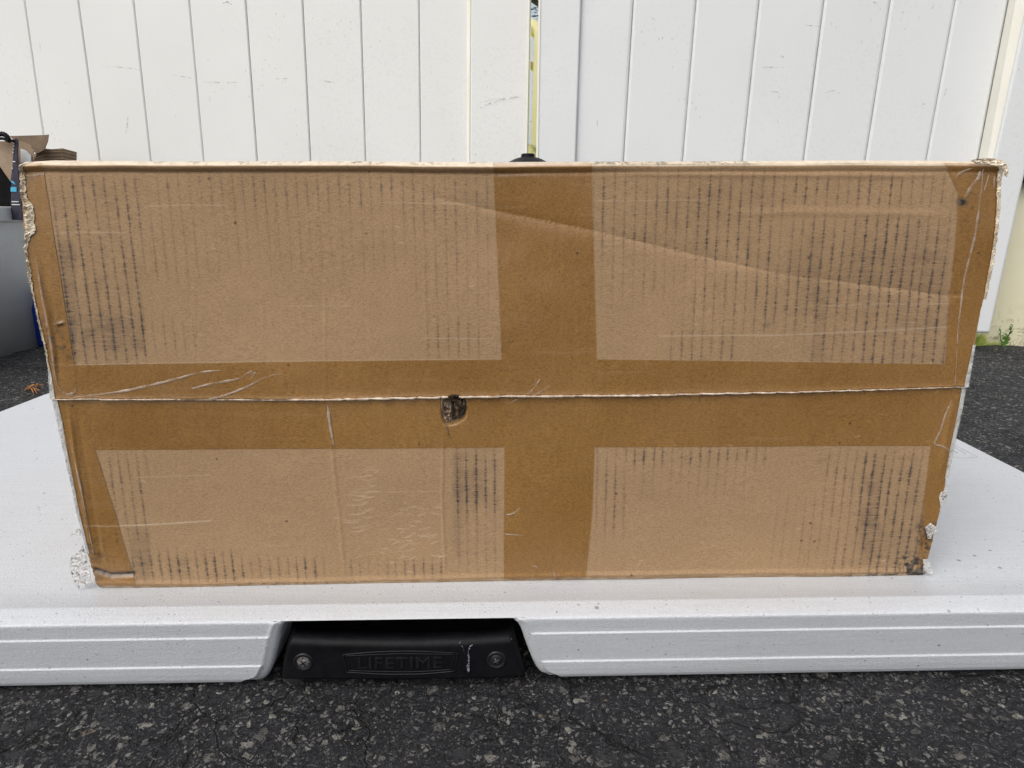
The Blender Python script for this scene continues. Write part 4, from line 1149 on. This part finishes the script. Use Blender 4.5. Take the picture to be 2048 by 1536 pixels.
tag(grid_obj('lawn', np.array([[(x, y, .0015) for x in (-6, 0, 6)] for y in (9, 5, 1.98)], float), M['grass'], smooth=False), kind='structure')

# ------------------------------------------------------------------ beyond the gate gap
def far():
    Y = 3.1
    def Pq(px, py, y=Y): return on_y(np.array(float(px)), np.array(float(py)), y)
    root = empty('picket_fence', (Pq(1066, 100)[0], Y, 0)); tag(root, 'vinyl picket fence, sunlight painted in as yellow, seen through the gap between the gate leaves', 'fence')
    def bar(name, pts, th):
        world_parent(slab(name, [Pq(*p, Y - (.032 if name == 'picket' else 0)) for p in pts], th, M['far_cream'], None, (0, 1, 0)), root)
    bar('rail', [(1040, 22), (1100, 58), (1100, 88), (1040, 52)], .05)
    bar('rail', [(1030, 105), (1072, 128), (1072, 142), (1030, 118)], .04)
    bar('rail', [(1020, 268), (1100, 310), (1100, 345), (1020, 345)], .05)
    bar('picket', [(1069, 60), (1080, 66), (1073, 292), (1062, 288)], .03)
    bar('picket', [(1052, 40), (1063, 46), (1058, 272), (1048, 268)], .03)
    bar('picket', [(1084, 60), (1094, 66), (1088, 300), (1077, 296)], .03)
    for s_ in (-.95, .95):
        p = Pq(1066, 60); bm = bmesh.new(); box_bm(bm, p[0] + s_ - .04, p[0] + s_ + .04, Y - .02, Y + .06, 0, p[2] + .05)
        world_parent(bevel(from_bm('fence_upright', bm, M['far_cream']), .004), root)
        zt, zb = p[2], Pq(1066, 300)[2]
        for z in (zt, zb):
            bm = bmesh.new(); a, b = sorted((p[0] + s_, p[0] + .06 * (1 if s_ > 0 else -1))); box_bm(bm, a, b, Y + .004, Y + .04, z - .03, z + .03)
            world_parent(from_bm('rail', bm, M['far_cream']), root)
    # tree
    cx = Pq(1068, 10, 6.5)
    tr = empty('tree', (cx[0], 6.5, 0)); tag(tr, 'dark leafy tree beyond the picket fence, seen in the gap', 'tree')
    bm = bmesh.new(); tube(bm, [(cx[0] + .4, 6.5, 0), (cx[0] + .35, 6.5, 1.0), (cx[0] + .2, 6.5, 2.2), (cx[0], 6.5, 3.0)], [.12, .09, .06, .03], 10, 1, (0, 1, 0))
    for k in range(9):
        a = k * 2.4; b0 = Vector((cx[0] + .25, 6.5, 1.9 + k * .12)); tube(bm, [b0, b0 + Vector((math.cos(a) * .4, math.sin(a) * .4, .25)), b0 + Vector((math.cos(a) * .8, math.sin(a) * .8, .35))], [.03, .02, .008], 6)
    world_parent(from_bm('trunk', bm, M['bark'], smooth=True), tr)
    rnd = random.Random(3); bm = bmesh.new()
    for k in range(5200):
        c = rnd.choice([(0, 0, 0), (.5, .2, .3), (-.5, -.1, .25), (.1, .3, .7), (-.2, 0, .95), (.7, 0, .8)])
        p = Vector((cx[0] + .2 + c[0] + rnd.gauss(0, .24), 6.5 + c[1] + rnd.gauss(0, .24), 2.32 + c[2] + rnd.gauss(0, .17)))
        a = rnd.uniform(0, 6.28); s_ = rnd.uniform(.02, .045); u = Vector((math.cos(a), math.sin(a), rnd.uniform(-.6, .6))).normalized(); w = u.orthogonal().normalized()
        bm.faces.new([bm.verts.new(p), bm.verts.new(p + u * s_ + w * s_ * .4), bm.verts.new(p + u * 2 * s_), bm.verts.new(p + u * s_ - w * s_ * .4)])
    world_parent(from_bm('crown', bm, M['tree']), tr)
    # thin shrub whose twigs show against the sky
    sx = Pq(1060, 200, 4.4)
    sh = empty('shrub', (sx[0], 4.4, 0)); tag(sh, 'thin twiggy shrub between the fence pickets, seen in the gap', 'shrub')
    bm = bmesh.new()
    for k in range(12):
        b0 = Vector((sx[0] + rnd.uniform(-.25, .25), 4.4 + rnd.uniform(-.1, .1), 0)); z = rnd.uniform(.5, 1.5)
        p = [b0]; 
        for j in range(7): p.append(p[-1] + Vector((rnd.uniform(-.05, .05), rnd.uniform(-.03, .03), z / 7)))
        tube(bm, p, [.007 - .0008 * j for j in range(8)], 5)
    world_parent(from_bm('stems', bm, M['bark']), sh)
    bm = bmesh.new()
    for k in range(700):
        z = abs(rnd.gauss(.5, .3)); p = Vector((sx[0] + rnd.gauss(0, .2), 4.4 + rnd.gauss(0, .1), z)); a = rnd.uniform(0, 6.28); s_ = rnd.uniform(.006, .014)
        u = Vector((math.cos(a), math.sin(a), rnd.uniform(-.6, .6))).normalized(); w = u.orthogonal().normalized()
        bm.faces.new([bm.verts.new(p), bm.verts.new(p + u * s_ + w * s_ * .5), bm.verts.new(p + u * 2 * s_), bm.verts.new(p + u * s_ - w * s_ * .5)])
    world_parent(from_bm('leaves', bm, M['tree']), sh)
far()

# ------------------------------------------------------------------ black lidded tub peeking over the box
def canister():
    c = on_y(np.array(1056.), np.array(318.), 1.0)
    root = empty('black_canister', (c[0], 1.0, 0)); tag(root, 'black flared cap peeking over the box top in front of the gate gap', 'canister')
    zt = on_y(np.array(1056.), np.array(307.5), 1.0)[2]; zs = on_y(np.array(1056.), np.array(314.5), 1.0)[2]; zr_ = on_y(np.array(1056.), np.array(319.), 1.0)[2]
    s_ = 1.0 / 1300
    prof = [(.0, zt), (11 * s_, zt), (13 * s_, zt - .001), (13 * s_, zs), (20 * s_, zs - .001), (27 * s_, zr_), (46 * s_, zr_ - .007), (46 * s_, zr_ - .02), (.050, zr_ - .03), (.062, zr_ - .06), (.062, .01), (.055, -.006), (0, -.006)]
    def lathe(prof_, name, mat):
        bm = bmesh.new(); prev = None
        for r_, z_ in prof_:
            r_ = max(r_, 1e-5)
            cur = [bm.verts.new((c[0] + r_ * math.cos(k * math.pi / 20), 1.0 + r_ * math.sin(k * math.pi / 20), z_)) for k in range(40)]
            if prev:
                for k in range(40): bm.faces.new((prev[k], prev[(k + 1) % 40], cur[(k + 1) % 40], cur[k]))
            prev = cur
        bmesh.ops.recalc_face_normals(bm, faces=bm.faces)
        world_parent(bevel(from_bm(name, bm, mat, smooth=True), .001), root)
    lathe(prof[:8], 'cap', M['black']); lathe(prof[8:], 'body', M['black'])
canister()

# ------------------------------------------------------------------ grey bin and its cartons (left)
def left_stuff():
    XB = -1.155
    # bin: open tapered tub, long side running away from the camera
    def px_on_x(px, py, X):
        return on_plane(np.array(float(px)), np.array(float(py)), (1, 0, 0), X)
    zrim = .371 * S
    y0, y1 = .98, 1.625
    root = empty('storage_bin', (XB - .2, (y0 + y1) / 2, 0)); tag(root, 'grey plastic storage bin filled with flattened cartons at the left', 'storage bin')
    bm = bmesh.new()
    def loop(x0, x1, ya, yb, z, r=.04, n=6):
        r = .03; pts = []
        for cx, cy, a0 in ((x1 - r, yb - r, 0), (x0 + r, yb - r, 90), (x0 + r, ya + r, 180), (x1 - r, ya + r, 270)):
            for k in range(n + 1):
                a = R(a0 + 90 * k / n); pts.append((cx + r * math.cos(a), cy + r * math.sin(a), z))
        return [bm.verts.new(p) for p in pts]
    t = .009
    LW = .42
    loops = [loop(XB - LW + t, XB - t, y0 + t, y1 - t, -.005), loop(XB - LW, XB + .0, y0, y1, zrim - .035),
             loop(XB - LW - .004, XB + .004, y0 - .004, y1 + .004, zrim - .034), loop(XB - LW - .012, XB + .012, y0 - .012, y1 + .012, zrim - .030),
             loop(XB - LW - .014, XB + .014, y0 - .014, y1 + .014, zrim - .002), loop(XB - LW - .011, XB + .011, y0 - .011, y1 + .011, zrim),
             loop(XB - LW + .002, XB - .002, y0 + .002, y1 - .002, zrim - .003), loop(XB - LW + t + .003, XB - t - .003, y0 + t + .003, y1 - t - .003, .006)]
    bm.faces.new(loops[0][::-1])
    for a, b in zip(loops[:-1], loops[1:]):
        k = len(a)
        for i in range(k): bm.faces.new((a[i], a[(i + 1) % k], b[(i + 1) % k], b[i]))
    bm.faces.new(loops[-1])
    world_parent(from_bm('tub', bm, M['bin'], smooth=True), root).modifiers.new('ws', 'WEIGHTED_NORMAL')
    # contents
    def q(pts, y): return [on_y(np.array(float(a)), np.array(float(b)), y) for a, b in pts]
    yA = 1.545
    # open carton nearest: left face
    o1 = empty('open_carton', (XB - .1, yA, .2)); tag(o1, 'brown open carton with raised flaps standing in the grey bin', 'carton')
    world_parent(slab('front_flap', q([(-30, 283), (27, 282), (25, 330), (21, 363), (0, 333), (-30, 300)], yA), .003, M['brown_card'], None, (0, 1, 0)), o1)
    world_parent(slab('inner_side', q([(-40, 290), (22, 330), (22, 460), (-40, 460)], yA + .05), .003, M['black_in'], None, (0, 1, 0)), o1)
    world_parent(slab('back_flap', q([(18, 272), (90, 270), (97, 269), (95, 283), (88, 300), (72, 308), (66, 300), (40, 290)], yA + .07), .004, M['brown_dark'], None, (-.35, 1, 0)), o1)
    world_parent(slab('side_flap', q([(33, 280), (47, 284), (62, 291), (63, 298), (68, 301), (66, 306), (72, 310), (66, 322), (64, 440), (38, 440)], yA + .03), .004, M['brown_card'], None, (-.2, 1, 0)), o1)
    world_parent(slab('paper_label', q([(41, 297), (52, 301), (62, 311), (62, 325), (41, 325)], yA + .027), .001, M['label'], None, (0, 1, 0)), o1)
    o2 = empty('printed_carton', (XB - .06, yA - .01, .2)); tag(o2, 'dark navy printed carton edge with small cyan mark, beside the brown flaps in the bin', 'carton')
    world_parent(slab('printed_side', q([(28, 281), (31, 276), (35, 281), (34, 310), (36, 350), (42, 400), (44, 440), (21, 440), (23, 360), (26, 320)], yA - .012), .004, M['navy'], None, (0, 1, 0)), o2)
    world_parent(slab('cyan_mark', q([(21.5, 374), (33, 374), (33, 384), (21, 383)], yA - .0135), .001, M['cyan'], None, (0, 1, 0)), o2)
    world_parent(slab('cyan_mark', q([(21, 361), (27, 363), (31, 369), (29, 369), (22, 364)], yA - .0135), .001, M['cyan'], None, (0, 1, 0)), o2)
    for k, (x, y, w) in enumerate(((26.5, 286, 2), (26.2, 291, 2), (25.5, 297, 1.8), (25, 304, 1.8), (25.5, 322, 5), (23, 335, 2.5), (23, 402, 14), (23.5, 408, 16))):
        world_parent(slab('print_mark', q([(x, y), (x + w, y + .6), (x + w, y + 2.3), (x, y + 2)], yA - .0138), .001, M['label'], None, (0, 1, 0)), o2)
    o3 = empty('folded_cardboard', (XB + .02, yA + .16, .2)); tag(o3, 'stack of folded kraft board with wavy layered edges, rightmost in the bin', 'folded cardboard')
    for k in range(7):
        yy = 297 + k * 3.6
        pts = [(66 + (6 - k) * 2.5, yy + 8 - k * .6), (90, yy + random.uniform(-1, 1)), (104, yy + random.uniform(0, 2)), (125, yy - .5), (126, yy + 2.6), (104, yy + 4.2), (90, yy + 3.4), (66, yy + 12 - k * .6)]
        world_parent(slab('board_layer', q(pts, yA + .08 + .002 * k), .10, M['brown_card'] if k % 2 else M['brown_dark'], None, (-.3, 1, 0)), o3)
    world_parent(slab('board_layer', q([(66, 318), (126, 322), (124, 440), (60, 440)], yA + .095), .09, M['brown_card'], None, (-.3, 1, 0)), o3)
    o4 = empty('black_strap', (XB - .12, yA - .02, .3)); tag(o4, 'black braided strap draped on top of the carton at the far left', 'strap')
    bm = bmesh.new(); sp = smooth_path([(-20, 274), (-4, 269), (6, 268), (13, 272), (17, 279), (16, 284)], 5)
    P = on_y(sp[:, 0], sp[:, 1], yA - .02); tube(bm, P, [.0045 + .0012 * (k % 2) for k in range(len(P))], 8)
    sp = smooth_path([(-20, 281), (2, 277), (12, 279), (28, 282)], 5); P = on_y(sp[:, 0], sp[:, 1], yA - .018); tube(bm, P, .003, 8)
    world_parent(from_bm('webbing', bm, M['black'], smooth=True), o4)
    # blue tub just showing between bin and box, white lid
    c = on_y(np.array(92.), np.array(620.), 1.62)
    o5 = empty('blue_bottle', (c[0] + .02, 1.62, 0)); tag(o5, 'blue container with white cap wedged between the grey bin and the gate', 'bottle')
    bm = bmesh.new(); prev = None
    zt = on_y(np.array(92.), np.array(588.), 1.62)[2]
    for r_, z_ in ((.001, -.005), (.052, -.005), (.056, .002), (.056, zt - .03), (.04, zt)):
        cur = [bm.verts.new((c[0] + .02 + r_ * math.cos(k * math.pi / 16), 1.62 + r_ * math.sin(k * math.pi / 16), z_)) for k in range(32)]
        if prev:
            for k in range(32): bm.faces.new((prev[k], prev[(k + 1) % 32], cur[(k + 1) % 32], cur[k]))
        prev = cur
    bmesh.ops.recalc_face_normals(bm, faces=bm.faces); world_parent(from_bm('container', bm, M['blue'], smooth=True), o5)
    bm = bmesh.new(); prev = None
    for r_, z_ in ((.04, zt), (.044, zt + .002), (.044, zt + .022), (.038, zt + .03), (.001, zt + .031)):
        cur = [bm.verts.new((c[0] + .02 + r_ * math.cos(k * math.pi / 16), 1.62 + r_ * math.sin(k * math.pi / 16), z_)) for k in range(32)]
        if prev:
            for k in range(32): bm.faces.new((prev[k], prev[(k + 1) % 32], cur[(k + 1) % 32], cur[k]))
        prev = cur
    bmesh.ops.recalc_face_normals(bm, faces=bm.faces); world_parent(from_bm('cap', bm, M['label'], smooth=True), o5)
    # dried frond on the asphalt
    f0 = on_z(np.array(66.), np.array(778.), .003)
    bm = bmesh.new(); rnd = random.Random(6)
    for (a, b, w) in (((48, 781), (85, 769), .0016), ((56, 780), (66, 771), .0012), ((60, 776), (68, 788), .0012), ((64, 775), (74, 787), .0012), ((70, 774), (82, 767), .0012), ((72, 775), (88, 772), .001), ((50, 779), (62, 774), .0014), ((66, 779), (80, 783), .001), ((58, 774), (74, 772), .0014)):
        A_ = on_z(np.array(float(a[0])), np.array(float(a[1])), -.003); B_ = on_z(np.array(float(b[0])), np.array(float(b[1])), .0 + rnd.uniform(-.003, .004))
        Mm = (A_ + B_) / 2 + np.array([0, 0, .004]); tube(bm, [A_, Mm, B_], [w * .6, w, w * .3], 5, .6, (0, 0, 1))
    tag(from_bm('dried_frond', bm, M['leafy'], smooth=True), 'small orange-brown dried leaf frond lying on the asphalt left of the table', 'dry leaf')
left_stuff()
